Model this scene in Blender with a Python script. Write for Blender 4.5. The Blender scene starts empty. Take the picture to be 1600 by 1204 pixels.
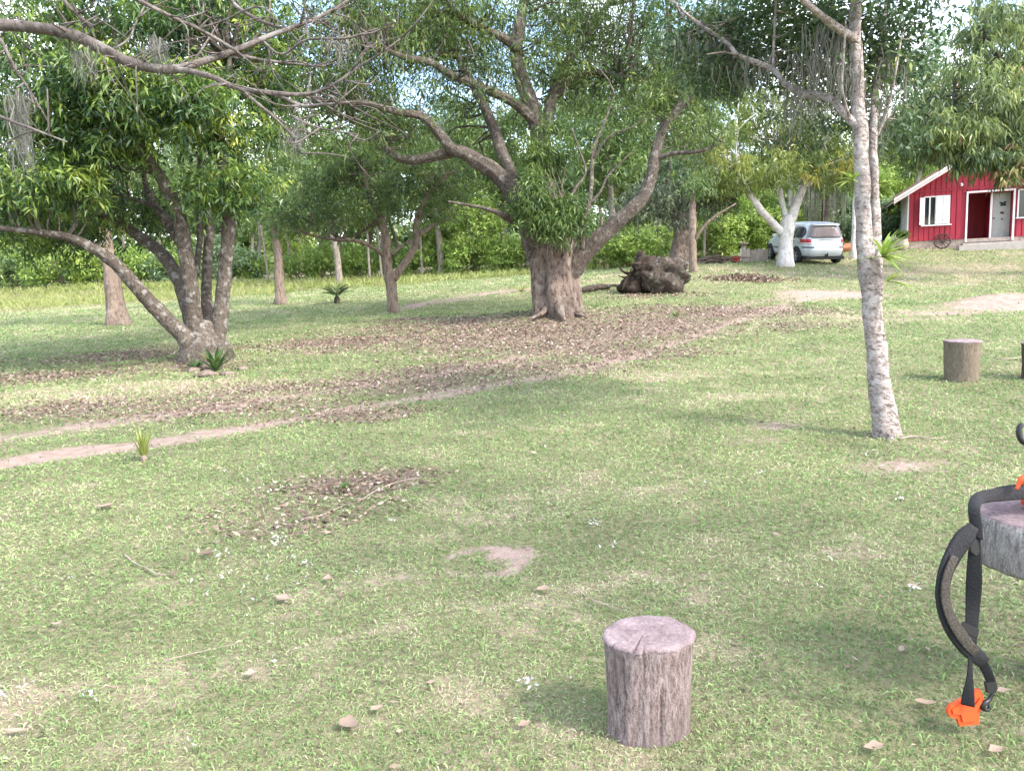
import bpy, math, random
import numpy as np
from mathutils import Vector

# ------------------------------------------------------------------ camera, sky, sun, exposure
F = 1209.0                      # focal length in photo pixels (1600 wide)
PITCH, ROLL = math.radians(8.5), math.radians(2.5)
CAM = np.array([0.0, 0.0, 1.55])
fw = np.array([0, math.cos(PITCH), -math.sin(PITCH)])
_r = np.array([1.0, 0, 0]); _u = np.array([0, math.sin(PITCH), math.cos(PITCH)])
RT = math.cos(ROLL) * _r - math.sin(ROLL) * _u
UP = math.sin(ROLL) * _r + math.cos(ROLL) * _u

scene = bpy.context.scene
col = scene.collection
cam_d = bpy.data.cameras.new('camera')
cam = bpy.data.objects.new('camera', cam_d); col.objects.link(cam)
cam_d.sensor_width = 36.0; cam_d.lens = 36.0 * F / 1600.0
cam_d.clip_start = 0.05; cam_d.clip_end = 2000
from mathutils import Matrix
cam.matrix_world = Matrix(((RT[0], UP[0], -fw[0], CAM[0]), (RT[1], UP[1], -fw[1], CAM[1]),
                           (RT[2], UP[2], -fw[2], CAM[2]), (0, 0, 0, 1)))
scene.camera = cam

SUN = np.array([0.60, -0.42, 0.70]); SUN /= np.linalg.norm(SUN)
elev = math.asin(SUN[2])
world = bpy.data.worlds.new('World'); scene.world = world; world.use_nodes = True
nt = world.node_tree; nt.nodes.clear()
sky = nt.nodes.new('ShaderNodeTexSky'); sky.sky_type = 'NISHITA'; sky.sun_disc = False
sky.sun_elevation = elev; sky.sun_rotation = math.atan2(SUN[0], SUN[1])
sky.air_density = 1.0; sky.dust_density = 2.0; sky.ozone_density = 1.0
# thin broken cloud over the whole sky
tc = nt.nodes.new('ShaderNodeTexCoord'); nz = nt.nodes.new('ShaderNodeTexNoise')
nz.inputs['Scale'].default_value = 3.2; nz.inputs['Detail'].default_value = 6
rp = nt.nodes.new('ShaderNodeValToRGB'); rp.color_ramp.elements[0].position = 0.47; rp.color_ramp.elements[1].position = 0.70
mx = nt.nodes.new('ShaderNodeMix'); mx.data_type = 'RGBA'
mx.inputs['B'].default_value = (9.5, 9.6, 9.9, 1)
bg = nt.nodes.new('ShaderNodeBackground'); bg.inputs['Strength'].default_value = 0.15
wo = nt.nodes.new('ShaderNodeOutputWorld')
L = nt.links.new
L(tc.outputs['Generated'], nz.inputs['Vector']); L(nz.outputs['Fac'], rp.inputs['Fac'])
L(rp.outputs['Color'], mx.inputs['Factor']); L(sky.outputs['Color'], mx.inputs['A'])
L(mx.outputs['Result'], bg.inputs['Color']); L(bg.outputs['Background'], wo.inputs['Surface'])

sd = bpy.data.lights.new('sun', 'SUN'); sd.energy = 1.5; sd.angle = math.radians(10); sd.color = (1.0, 0.95, 0.87)
so = bpy.data.objects.new('sun', sd); col.objects.link(so)
so.rotation_euler = Vector(-SUN).to_track_quat('-Z', 'Y').to_euler(); so.location = (20, -20, 30)
cy_ = scene.cycles; cy_.use_adaptive_sampling = True; cy_.adaptive_threshold = .015; cy_.max_bounces = 4; cy_.diffuse_bounces = 2; cy_.glossy_bounces = 2; cy_.transmission_bounces = 3; cy_.transparent_max_bounces = 4
vs = scene.view_settings
vs.view_transform = 'Standard'; vs.look = 'None'; vs.gamma = 1.0; vs.exposure = 2.15; vs.use_curve_mapping = False

# ------------------------------------------------------------------ helpers
rng = np.random.default_rng(7)

def P(px, py, d):
    return CAM + d * (fw + (px - 800.0) / F * RT - (py - 602.0) / F * UP)

class VN:                         # value noise on a lattice
    def __init__(s, seed): s.t = np.random.default_rng(seed).random((256, 256))
    def __call__(s, x, y):
        x = np.asarray(x, float); y = np.asarray(y, float)
        xi = np.floor(x).astype(int); yi = np.floor(y).astype(int)
        fx = x - xi; fy = y - yi
        fx = fx * fx * (3 - 2 * fx); fy = fy * fy * (3 - 2 * fy)
        g = lambda i, j: s.t[i % 256, j % 256]
        return (g(xi, yi) * (1 - fx) + g(xi + 1, yi) * fx) * (1 - fy) + (g(xi, yi + 1) * (1 - fx) + g(xi + 1, yi + 1) * fx) * fy
n1, n2, n3, n4 = VN(1), VN(2), VN(3), VN(4)
def fbm(x, y, n=n1): return (n(x, y) + .5 * n(2.1 * x + 9, 2.1 * y) + .25 * n(4.3 * x, 4.3 * y + 5)) / 1.75

# ---- terrain: smooth sheet through points read off the place
gp = [(0, 0, 0), (-4, 1, 0), (4, 1, .03), (0, 4, 0), (-4, 5, 0), (4, 6.4, .02), (5.5, 9, .05), (-6, 9, .06), (0, 9, .06), (0, -10, -.1), (-12, -6, 0), (12, -4, .1), (14, 10, .3), (-16, 8, .1)]
for (px, py, d) in [(870, 490, 18), (315, 562, 13.5), (1020, 457, 22), (1065, 416, 29.5), (1225, 416, 29), (1290, 411, 31), (1417, 389, 34.5), (1600, 383, 33.5),
                    (185, 508, 22), (437, 476, 27), (615, 489, 21), (0, 466, 42), (250, 462, 42), (500, 446, 42), (750, 434, 40), (980, 420, 36), (1500, 470, 20), (1200, 480, 18), (1500, 430, 27)]:
    gp.append(tuple(P(px, py, d)))
for (x, y, z) in [(-80, 70, 2.0), (0, 75, 2.2), (80, 70, 3.0), (-90, 0, .3), (90, 0, 1.5), (0, -90, -1), (40, 38, 2.2), (-40, 30, .8), (-30, 50, 1.6), (20, 52, 2.0), (0, 50, 1.6)]:
    gp.append((x, y, z))
gp = np.array(gp)
def _U(r2): return np.where(r2 > 1e-9, r2 * np.log(np.maximum(r2, 1e-9)), 0)
n = len(gp)
A = np.zeros((n + 3, n + 3)); dd = ((gp[:, None, :2] - gp[None, :, :2]) ** 2).sum(-1)
A[:n, :n] = _U(dd) + np.eye(n) * 2.5; A[:n, n] = 1; A[:n, n + 1:] = gp[:, :2]; A[n, :n] = 1; A[n + 1:, :n] = gp[:, :2].T
W_ = np.linalg.solve(A, np.concatenate([gp[:, 2], [0, 0, 0]]))
MOUNDS = []
def gz(x, y):
    x = np.asarray(x, float); y = np.asarray(y, float)
    X = np.clip(x, -95, 95); Y = np.clip(y, -95, 95)
    z = W_[n] + W_[n + 1] * X + W_[n + 2] * Y
    for i in range(n):
        z = z + W_[i] * _U((X - gp[i, 0]) ** 2 + (Y - gp[i, 1]) ** 2)
    z = z + (fbm(x * .35, y * .35, n2) - .5) * .10 * np.clip((np.hypot(x, y) - 3) / 6, 0, 1) + (n3(x * 1.7, y * 1.7) - .5) * .018
    for (mx_, my_, mh, ms, mt) in MOUNDS:
        z = z + mh * np.exp(-(((x - mx_) / ms) ** 2 + ((y - my_) / mt) ** 2))
    return z
def hit(px, py):
    """where a sight line meets the ground: (x, y, z), depth"""
    ds = np.concatenate([np.linspace(1.2, 12, 240), np.linspace(12, 90, 700)])
    q = CAM[None] + ds[:, None] * (fw + (px - 800.0) / F * RT - (py - 602.0) / F * UP)[None]
    below = q[:, 2] < gz(q[:, 0], q[:, 1])
    i = int(np.argmax(below)) if below.any() else len(ds) - 1
    p = q[i]; return np.array([p[0], p[1], float(gz(p[0], p[1]))]), ds[i]
mpt, _ = hit(1575, 480)
MOUNDS.append((mpt[0] + .2, mpt[1] + .3, .32, 1.3, .8))
MOUNDS.append((hit(318, 566)[0][0], hit(318, 566)[0][1], .16, .9, .7))
MOUNDS.append((hit(870, 492)[0][0], hit(870, 492)[0][1], .12, 1.5, 1.2))
mpt, _ = hit(170, 470)
MOUNDS.append((mpt[0], mpt[1] + 2, .5, 9, 2.2))

def tag(o, label=None, cat=None, group=None, kind=None):
    if label: o['label'] = label
    if cat: o['category'] = cat
    if group: o['group'] = group
    if kind: o['kind'] = kind
    return o
def empty(name, loc, label=None, cat=None, group=None):
    o = bpy.data.objects.new(name, None); o.empty_display_size = .2; o.location = [float(v) for v in loc]
    col.objects.link(o); return tag(o, label, cat, group)
def link(name, me, parent=None, loc=None):
    o = bpy.data.objects.new(name, me); col.objects.link(o)
    if parent is not None: o.parent = parent
    if loc is not None: o.location = [float(v) for v in loc]
    return o
def quads(name, V, mat, attrs=None, smooth=False, Q=None):
    """fast mesh of quads; V (4n,3) unless Q given"""
    me = bpy.data.meshes.new(name)
    V = np.ascontiguousarray(V, dtype=np.float32)
    if Q is None: Q = np.arange(len(V), dtype=np.int32).reshape(-1, 4)
    Q = np.ascontiguousarray(Q, dtype=np.int32); k = Q.shape[1]
    me.vertices.add(len(V)); me.vertices.foreach_set('co', V.ravel())
    me.loops.add(Q.size); me.loops.foreach_set('vertex_index', Q.ravel())
    me.polygons.add(len(Q)); me.polygons.foreach_set('loop_start', np.arange(0, Q.size, k, dtype=np.int32))
    me.polygons.foreach_set('use_smooth', np.full(len(Q), smooth))
    for a, v in (attrs or {}).items():
        at = me.attributes.new(a, 'FLOAT', 'POINT'); at.data.foreach_set('value', np.ascontiguousarray(v, dtype=np.float32))
    me.materials.append(mat); me.update(calc_edges=True)
    return me
class MB:
    def __init__(s): s.v = []; s.f = []; s.n = 0
    def add(s, v, f):
        v = np.asarray(v, float); s.v.append(v); s.f += [tuple(i + s.n for i in q) for q in f]; s.n += len(v); return s
    def box(s, c, size, rot=None):
        x, y, z = [q / 2 for q in size]
        v = np.array([(a * x, b * y, e * z) for a in (-1, 1) for b in (-1, 1) for e in (-1, 1)])
        if rot is not None: v = v @ np.array(rot).T
        return s.add(v + np.array(c), [(0, 1, 3, 2), (4, 6, 7, 5), (0, 4, 5, 1), (2, 3, 7, 6), (0, 2, 6, 4), (1, 5, 7, 3)])
    def prism(s, poly, o, a, b, nrm, t):
        """poly points in axes a,b, extruded t along nrm"""
        o, a, b, nrm = [np.asarray(q, float) for q in (o, a, b, nrm)]
        k = len(poly); p0 = [o + a * x + b * y for x, y in poly]
        v = p0 + [q + nrm * t for q in p0]
        f = [tuple(range(k))[::-1], tuple(range(k, 2 * k))] + [(i, (i + 1) % k, k + (i + 1) % k, k + i) for i in range(k)]
        return s.add(v, f)
    def cyl(s, c, axis, r, h, sides=24, r2=None):
        t = frame(axis); c = np.asarray(c, float); r2 = r if r2 is None else r2
        th = np.linspace(0, 2 * math.pi, sides, endpoint=False)
        ring = np.cos(th)[:, None] * t[0] + np.sin(th)[:, None] * t[1]
        v = np.concatenate([c + ring * r, c + ring * r2 + np.asarray(t[2]) * h])
        f = [tuple(range(sides))[::-1], tuple(range(sides, 2 * sides))] + [(i, (i + 1) % sides, sides + (i + 1) % sides, sides + i) for i in range(sides)]
        return s.add(v, f)
    def lathe(s, c, prof, sides=28, wob=None):
        c = np.asarray(c, float); th = np.linspace(0, 2 * math.pi, sides, endpoint=False); v = []; f = []
        for i, (r, z) in enumerate(prof):
            for j, a in enumerate(th):
                k = 1 if wob is None else wob(a, z)
                v.append(c + np.array([math.cos(a) * r * k, math.sin(a) * r * k, z]))
            if i:
                for j in range(sides):
                    j2 = (j + 1) % sides; f.append(((i - 1) * sides + j, (i - 1) * sides + j2, i * sides + j2, i * sides + j))
        f.append(tuple(range(sides))[::-1]); f.append(tuple(range((len(prof) - 1) * sides, len(prof) * sides)))
        return s.add(v, f)
    def build(s, name, mat, parent=None, origin=(0, 0, 0), smooth=False, loc=None):
        me = bpy.data.meshes.new(name); V = np.concatenate(s.v) - np.asarray(origin, float)
        me.from_pydata(V.tolist(), [], s.f); me.materials.append(mat)
        if smooth: me.polygons.foreach_set('use_smooth', np.ones(len(me.polygons), bool))
        me.update(); return link(name, me, parent, loc)
def frame(axis):
    t = np.asarray(axis, float); t = t / np.linalg.norm(t)
    a = np.cross(t, [0, 0, 1.0]) if abs(t[2]) < .95 else np.cross(t, [0, 1.0, 0])
    a /= np.linalg.norm(a); return a, np.cross(t, a), t
def smooth_path(pts, res):
    pts = np.asarray(pts, float); m = len(pts)
    if m < 3: 
        t = np.linspace(0, 1, res + 1)[:, None]; return pts[0] * (1 - t) + pts[-1] * t
    ext = np.vstack([2 * pts[0] - pts[1], pts, 2 * pts[-1] - pts[-2]]); out = []
    for i in range(m - 1):
        p0, p1, p2, p3 = ext[i:i + 4]
        for k in range(res):
            t = k / res
            out.append(.5 * ((2 * p1) + (-p0 + p2) * t + (2 * p0 - 5 * p1 + 4 * p2 - p3) * t * t + (-p0 + 3 * p1 - 3 * p2 + p3) * t ** 3))
    out.append(pts[-1]); return np.array(out)
def tube(mb, pts, rad, sides=8, res=4, rough=0.0, flare=0.0, seed=0, lobes=5, flute=0.0):
    q = smooth_path(np.column_stack([np.asarray(pts, float), np.asarray(rad, float)]), res)
    p, r = q[:, :3], np.maximum(q[:, 3], .001); m = len(p)
    T = np.gradient(p, axis=0); T /= np.linalg.norm(T, axis=1)[:, None] + 1e-9
    th = np.linspace(0, 2 * math.pi, sides, endpoint=False); cs, sn = np.cos(th), np.sin(th)
    a = frame(T[0])[0]; V = []; nn = VN(seed + 50); L0 = 0
    for i in range(m):
        a = a - T[i] * a.dot(T[i]); a /= np.linalg.norm(a) + 1e-9; b = np.cross(T[i], a)
        if i: L0 += np.linalg.norm(p[i] - p[i - 1])
        k = np.ones(sides)
        if rough: k += rough * (2 * nn(cs * 1.3 + 7 + L0 / max(r[0], .02) * .55, sn * 1.3 + 3) - 1) + rough * .6 * (2 * nn(th * 2.2, np.full(sides, L0 / max(r[0], .02) * 1.4)) - 1)
        if flute: k += flute * np.cos(6 * th + 2.2 * np.sin(th + seed) + .5 * L0) + flute * .7 * np.cos(11 * th + 1.7 * np.sin(2 * th) - 1.1 * L0)
        if flare: k += flare * math.exp(-L0 / (2.0 * r[0])) * (.55 + .45 * np.cos(lobes * th + seed + np.sin(th * 2)))
        V.append(p[i] + (cs * k * r[i])[:, None] * a + (sn * k * r[i])[:, None] * b)
    f = [(i * sides + j, i * sides + (j + 1) % sides, (i + 1) * sides + (j + 1) % sides, (i + 1) * sides + j) for i in range(m - 1) for j in range(sides)]
    f += [tuple(range(sides))[::-1], tuple(range((m - 1) * sides, m * sides))]
    return mb.add(np.concatenate(V), f)

# ------------------------------------------------------------------ materials
def newmat(name):
    m = bpy.data.materials.new(name); m.use_nodes = True; t = m.node_tree; b = t.nodes['Principled BSDF']; return m, t, b
def N(t, typ, **kw):
    nd = t.nodes.new(typ)
    for k, v in kw.items():
        if k in nd.inputs: nd.inputs[k].default_value = v
        else: setattr(nd, k, v)
    return nd
def ramp(t, fac, stops):
    r = t.nodes.new('ShaderNodeValToRGB'); e = r.color_ramp.elements
    while len(e) < len(stops): e.new(.5)
    for q, (p, c) in zip(e, stops): q.position = p; q.color = (*c, 1) if len(c) == 3 else c
    t.links.new(fac, r.inputs['Fac']); return r.outputs['Color']
def mixc(t, fac, a, b):
    m = t.nodes.new('ShaderNodeMix'); m.data_type = 'RGBA'
    for s, v in (('A', a), ('B', b)):
        if hasattr(v, 'links'): t.links.new(v, m.inputs[s])
        else: m.inputs[s].default_value = (*v, 1)
    if hasattr(fac, 'links'): t.links.new(fac, m.inputs['Factor'])
    else: m.inputs['Factor'].default_value = fac
    return m.outputs['Result']
def math_(t, op, a, b=None, clamp=False):
    m = t.nodes.new('ShaderNodeMath'); m.operation = op; m.use_clamp = clamp
    for i, v in enumerate((a, b)):
        if v is None: continue
        if hasattr(v, 'links'): t.links.new(v, m.inputs[i])
        else: m.inputs[i].default_value = v
    return m.outputs[0]
def noise(t, vec, scale, detail=4, rough=.55):
    q = N(t, 'ShaderNodeTexNoise'); q.inputs['Scale'].default_value = scale; q.inputs['Detail'].default_value = detail; q.inputs['Roughness'].default_value = rough
    if vec is not None: t.links.new(vec, q.inputs['Vector'])
    return q.outputs['Fac']
def coords(t, scale=(1, 1, 1), which='Object'):
    c = N(t, 'ShaderNodeTexCoord'); mp = N(t, 'ShaderNodeMapping'); mp.inputs['Scale'].default_value = scale
    t.links.new(c.outputs[which], mp.inputs['Vector']); return mp.outputs['Vector']
def bump(t, b, h, strength=.5, dist=.02):
    q = N(t, 'ShaderNodeBump'); q.inputs['Strength'].default_value = strength; q.inputs['Distance'].default_value = dist
    t.links.new(h, q.inputs['Height']); t.links.new(q.outputs['Normal'], b.inputs['Normal'])
def attr(t, name):
    a = N(t, 'ShaderNodeAttribute'); a.attribute_name = name; return a.outputs['Fac']

def bark(name, dark, mid, lichen, lich_amt=.5, sc=1.0, stretch=.35, bstr=.9, ring=False, dist=.03):
    m, t, b = newmat(name)
    v = coords(t, (1, 1, stretch)); n_a = noise(t, v, 14 * sc, 6, .65); n_b = noise(t, coords(t), 5 * sc, 5, .6); n_c = noise(t, v, 45 * sc, 3, .6)
    c = ramp(t, n_a, [(.33, dark), (.5, mid), (.68, tuple(min(1, q * 1.35) for q in mid))])
    lf = ramp(t, n_b, [(.62 - .2 * lich_amt, (0, 0, 0)), (.70 - .18 * lich_amt, (1, 1, 1))])
    c2 = mixc(t, math_(t, 'MULTIPLY', lf, .75), c, lichen)
    c3 = mixc(t, ramp(t, noise(t, coords(t), 1.3 * sc, 3), [(.45, (0, 0, 0)), (.7, (.5, .5, .5))]), c2, tuple(q * .8 for q in dark))
    t.links.new(c3, b.inputs['Base Color']); b.inputs['Roughness'].default_value = .9; b.inputs['Specular IOR Level'].default_value = .2
    h = math_(t, 'ADD', n_a, math_(t, 'MULTIPLY', n_c, .45))
    if ring:
        w = N(t, 'ShaderNodeTexWave'); w.bands_direction = 'Z'; w.inputs['Scale'].default_value = 2.6; w.inputs['Distortion'].default_value = 9; w.inputs['Detail'].default_value = 3; w.inputs['Detail Scale'].default_value = 2.5
        t.links.new(coords(t), w.inputs['Vector']); h = math_(t, 'ADD', h, math_(t, 'MULTIPLY', w.outputs['Fac'], .7))
    bump(t, b, h, bstr, dist); return m
def leafmat(name, stops, rough=.42, trans=.32, spec=.45):
    m, t, b = newmat(name)
    c = ramp(t, attr(t, 'tint'), stops)
    t.links.new(c, b.inputs['Base Color']); b.inputs['Roughness'].default_value = rough; b.inputs['Specular IOR Level'].default_value = spec
    tr = N(t, 'ShaderNodeBsdfTranslucent'); hs = N(t, 'ShaderNodeHueSaturation', Value=1.25, Saturation=1.05); t.links.new(c, hs.inputs['Color'])
    t.links.new(hs.outputs['Color'], tr.inputs['Color']); mxs = N(t, 'ShaderNodeMixShader'); mxs.inputs['Fac'].default_value = trans
    t.links.new(b.outputs['BSDF'], mxs.inputs[1]); t.links.new(tr.outputs['BSDF'], mxs.inputs[2])
    t.links.new(mxs.outputs['Shader'], t.nodes['Material Output'].inputs['Surface']); return m
def plain(name, c, rough=.6, metal=0.0, var=.15, sc=8, spec=.4, bstr=0.0, stretch=(1, 1, 1)):
    m, t, b = newmat(name); f = noise(t, coords(t, stretch), sc, 5, .6)
    cc = ramp(t, f, [(.3, tuple(q * (1 - var) for q in c)), (.7, tuple(min(1, q * (1 + var)) for q in c))])
    t.links.new(cc, b.inputs['Base Color']); b.inputs['Roughness'].default_value = rough; b.inputs['Metallic'].default_value = metal; b.inputs['Specular IOR Level'].default_value = spec
    if bstr: bump(t, b, f, bstr, .01)
    return m

M = {}
M['bark_mango'] = bark('bark_mango', (.045, .031, .025), (.20, .152, .125), (.34, .30, .26), .35, .9, .45, 1.0, dist=.09)
M['bark_lichen'] = bark('bark_lichen', (.038, .031, .025), (.11, .09, .073), (.29, .275, .25), .42, 2.0, .6, .9)
M['bark_limb'] = bark('bark_limb', (.038, .03, .024), (.118, .097, .08), (.26, .245, .22), .4, 2.2, .6, .9)
M['bark_slender'] = bark('bark_slender', (.11, .088, .078), (.35, .295, .27), (.52, .47, .44), .6, 2.0, 1.6, 1.0, True)
M['bark_brown'] = bark('bark_brown', (.08, .058, .044), (.19, .145, .115), (.27, .23, .20), .3, 1.0, .3, .7)
M['bark_pole'] = bark('bark_pole', (.11, .093, .078), (.22, .19, .16), (.30, .27, .24), .3, 1.0, .3, .4)
M['whitewash'] = bark('whitewash', (.30, .265, .24), (.55, .52, .49), (.66, .64, .62), .8, .8, .6, .5)
M['bark_grey'] = bark('bark_grey', (.045, .037, .033), (.125, .105, .094), (.24, .22, .205), .5, 1.6, .5, .6)
M['bark_dark'] = bark('bark_dark', (.022, .017, .014), (.07, .056, .046), (.20, .20, .17), .35, 1.2, .5, 1.0)
M['leaf_left'] = leafmat('leaf_left', [(0, (.016, .042, .016)), (.28, (.04, .09, .026)), (.48, (.10, .17, .034)), (.74, (.22, .30, .055)), (1, (.38, .41, .07))], .38, .34, .5)
M['leaf_mango'] = leafmat('leaf_mango', [(0, (.035, .065, .02)), (.45, (.085, .14, .035)), (.8, (.15, .21, .05)), (1, (.27, .30, .08))])
M['leaf_creeper'] = leafmat('leaf_creeper', [(0, (.028, .062, .018)), (.5, (.07, .125, .028)), (1, (.15, .21, .05))])
M['leaf_slender'] = leafmat('leaf_slender', [(0, (.026, .056, .024)), (.5, (.07, .122, .046)), (.85, (.12, .17, .055)), (1, (.30, .33, .06))])
M['leaf_yellow'] = leafmat('leaf_yellow', [(0, (.07, .11, .025)), (.5, (.16, .21, .045)), (.85, (.27, .31, .08)), (1, (.42, .36, .07))])
M['leaf_right'] = leafmat('leaf_right', [(0, (.04, .075, .03)), (.4, (.12, .165, .06)), (.75, (.27, .33, .11)), (.94, (.42, .44, .17)), (1, (.45, .25, .17))])
M['leaf_bg'] = leafmat('leaf_bg', [(0, (.055, .10, .034)), (.5, (.135, .205, .06)), (1, (.26, .33, .115))])
M['leaf_bright'] = leafmat('leaf_bright', [(0, (.12, .20, .042)), (.5, (.245, .35, .075)), (.9, (.40, .49, .13)), (1, (.56, .46, .10))])
M['leaf_blue'] = leafmat('leaf_blue', [(0, (.075, .13, .065)), (.5, (.16, .24, .12)), (1, (.26, .35, .18))])
M['leaf_grey'] = leafmat('leaf_grey', [(0, (.05, .065, .04)), (.5, (.10, .13, .075)), (1, (.19, .22, .12))])
M['moss'] = leafmat('moss', [(0, (.10, .10, .085)), (1, (.24, .235, .20))], .9, .25, .1)
M['grass'] = leafmat('grass', [(0, (.115, .17, .065)), (.40, (.212, .30, .118)), (.66, (.305, .38, .17)), (.86, (.40, .385, .235)), (1, (.50, .43, .33))], .6, .3, .2)
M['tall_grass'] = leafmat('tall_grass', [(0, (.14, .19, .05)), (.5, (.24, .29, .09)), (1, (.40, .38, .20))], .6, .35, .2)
M['litter'] = leafmat('litter', [(0, (.065, .042, .030)), (.4, (.155, .108, .080)), (.75, (.28, .207, .158)), (1, (.44, .355, .285))], .7, .1, .3)
M['petal'] = leafmat('petal', [(0, (.42, .40, .38)), (1, (.70, .69, .68))], .6, .2, .2)
M['strap_leaf'] = leafmat('strap_leaf', [(0, (.03, .07, .025)), (.6, (.07, .13, .04)), (1, (.20, .24, .06))])
M['fern_leaf'] = leafmat('fern_leaf', [(0, (.10, .14, .03)), (1, (.25, .28, .07))])

# ground material: colours of grass, dry grass, soil and leaf mould; masks say where each grows or lies
m, t, b = newmat('ground'); M['ground'] = m
v = coords(t); 
g1 = noise(t, v, 1.1, 5); g2 = noise(t, v, 26, 6, .7); g3 = noise(t, v, 7, 5, .65); g4 = noise(t, v, 70, 3, .6)
grassc = ramp(t, g2, [(.32, (.10, .093, .056)), (.5, (.20, .188, .108)), (.68, (.32, .285, .185))])
grassc = mixc(t, ramp(t, g1, [(.40, (0, 0, 0)), (.65, (.55, .55, .55))]), grassc, (.24, .23, .12))
dryc = ramp(t, g2, [(.3, (.22, .175, .12)), (.7, (.40, .33, .235))])
soil = ramp(t, g3, [(.3, (.26, .19, .155)), (.55, (.37, .28, .235)), (.75, (.46, .36, .305))])
soil = mixc(t, ramp(t, g4, [(.55, (0, 0, 0)), (.75, (.5, .5, .5))]), soil, (.27, .19, .15))
mould = ramp(t, g4, [(.3, (.105, .077, .058)), (.5, (.215, .165, .128)), (.7, (.34, .27, .215))])
def msk(name, nz, amt=.9, lo=.42, hi=.62):
    return ramp(t, math_(t, 'ADD', attr(t, name), math_(t, 'MULTIPLY', math_(t, 'SUBTRACT', nz, .5), amt)), [(lo, (0, 0, 0)), (hi, (1, 1, 1))])
cc = mixc(t, msk('dry', g3, .9), grassc, dryc)
g5 = noise(t, v, 11, 7, .75)
cc = mixc(t, msk('litter', g5, 1.6, .36, .62), cc, mould)
cc = mixc(t, msk('dirt', g5, 1.7, .40, .62), cc, soil)
t.links.new(cc, b.inputs['Base Color']); b.inputs['Roughness'].default_value = .95; b.inputs['Specular IOR Level'].default_value = .1
bump(t, b, math_(t, 'ADD', g2, g4), .9, .03)

M['house_red'] = plain('house_red', (.35, .028, .050), .55, 0, .18, 5, .35, .1, (1, 1, .2))
M['white_paint'] = plain('white_paint', (.74, .73, .73), .5, 0, .06, 6)
M['soffit'] = plain('soffit', (.62, .52, .49), .7, 0, .08, 4)
M['foundation'] = plain('foundation', (.42, .33, .28), .9, 0, .3, 9, .2, .5)
M['door_grey'] = plain('door_grey', (.33, .33, .31), .6, 0, .08, 5)
M['dark_interior'] = plain('dark_interior', (.035, .03, .03), .8)
M['glass'] = plain('glass', (.03, .035, .04), .08, 0, .1, 3, .8)
M['roof_tile'] = plain('roof_tile', (.16, .095, .075), .85, 0, .35, 6, .2, .5)
M['iron'] = plain('iron', (.025, .022, .022), .6, .2)
M['wheel_wood'] = plain('wheel_wood', (.06, .04, .038), .7, 0, .3, 14, .3, .3)
M['pot'] = plain('pot', (.40, .33, .29), .8, 0, .15, 8, .3, .2)
M['stone'] = plain('stone', (.55, .50, .47), .9, 0, .25, 8, .2, .6)
M['plank'] = plain('plank', (.37, .33, .305), .85, 0, .3, 10, .2, .4, (1, 1, .15))
M['concrete'] = plain('concrete', (.40, .36, .33), .9, 0, .15, 6, .2, .3)
M['car_paint'] = plain('car_paint', (.62, .66, .70), .28, .25, .02, 3, .6)
M['car_glass'] = plain('car_glass', (.045, .045, .055), .12, 0, .05, 3, .7)
M['rear_glass'] = plain('rear_glass', (.27, .22, .22), .15, 0, .1, 4, .7)
M['rubber'] = plain('rubber', (.025, .025, .027), .8)
M['trim'] = plain('trim', (.13, .145, .16), .6)
M['alloy'] = plain('alloy', (.45, .45, .46), .35, .6)
M['tail_red'] = plain('tail_red', (.55, .03, .045), .2, 0, .1, 5, .6)
M['tail_clear'] = plain('tail_clear', (.75, .55, .56), .2, 0, .05, 5, .6)
M['red_plastic'] = plain('red_plastic', (.55, .04, .03), .45)
M['orange_plastic'] = plain('orange_plastic', (.60, .075, .016), .42, 0, .06, 30)
M['terracotta'] = plain('terracotta', (.62, .24, .12), .8)
M['webbing'] = plain('webbing', (.009, .009, .010), .75, 0, .35, 180, .3, .4)
M['pad'] = plain('pad', (.014, .014, .016), .7, 0, .4, 120, .3, .4)
M['mesh_pad'] = plain('mesh_pad', (.055, .048, .04), .85, 0, .6, 160, .2, .5)
M['black_plastic'] = plain('black_plastic', (.015, .015, .016), .4)
M['twig'] = plain('twig', (.32, .25, .21), .85, 0, .3, 20)
M['rotten'] = plain('rotten', (.045, .034, .028), .95, 0, .5, 9, .1, .9)

def stumpside(name, dark, mid, hi):
    m, t, b = newmat(name)
    v1 = coords(t, (1, 1, .22)); a = noise(t, v1, 85, 6, .7); c = noise(t, coords(t, (1, 1, .6)), 190, 4, .75); d = noise(t, coords(t), 7, 3)
    f = math_(t, 'ADD', math_(t, 'MULTIPLY', a, .6), math_(t, 'MULTIPLY', c, .4))
    k = ramp(t, f, [(.40, dark), (.5, mid), (.60, hi)])
    k = mixc(t, ramp(t, d, [(.45, (0, 0, 0)), (.7, (.45, .45, .45))]), k, tuple(q * .72 for q in mid))
    t.links.new(k, b.inputs['Base Color']); b.inputs['Roughness'].default_value = .92; b.inputs['Specular IOR Level'].default_value = .15
    bump(t, b, f, 1.0, .018); return m
M['stump_side'] = stumpside('stump_side', (.10, .072, .068), (.235, .18, .17), (.37, .30, .29))
M['stump_side_dull'] = stumpside('stump_side_dull', (.10, .08, .058), (.19, .155, .115), (.26, .215, .17))
M['stump_side_grey'] = stumpside('stump_side_grey', (.10, .09, .082), (.29, .265, .25), (.48, .45, .43))
M['stump_side_dark'] = stumpside('stump_side_dark', (.03, .022, .02), (.10, .07, .06), (.17, .13, .11))
m, t, b = newmat('stump_top'); M['stump_top'] = m
v = coords(t); ln = N(t, 'ShaderNodeVectorMath', operation='LENGTH'); sx = N(t, 'ShaderNodeMapping'); sx.inputs['Scale'].default_value = (1, 1, 0)
t.links.new(v, sx.inputs['Vector']); t.links.new(sx.outputs['Vector'], ln.inputs[0])
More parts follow.
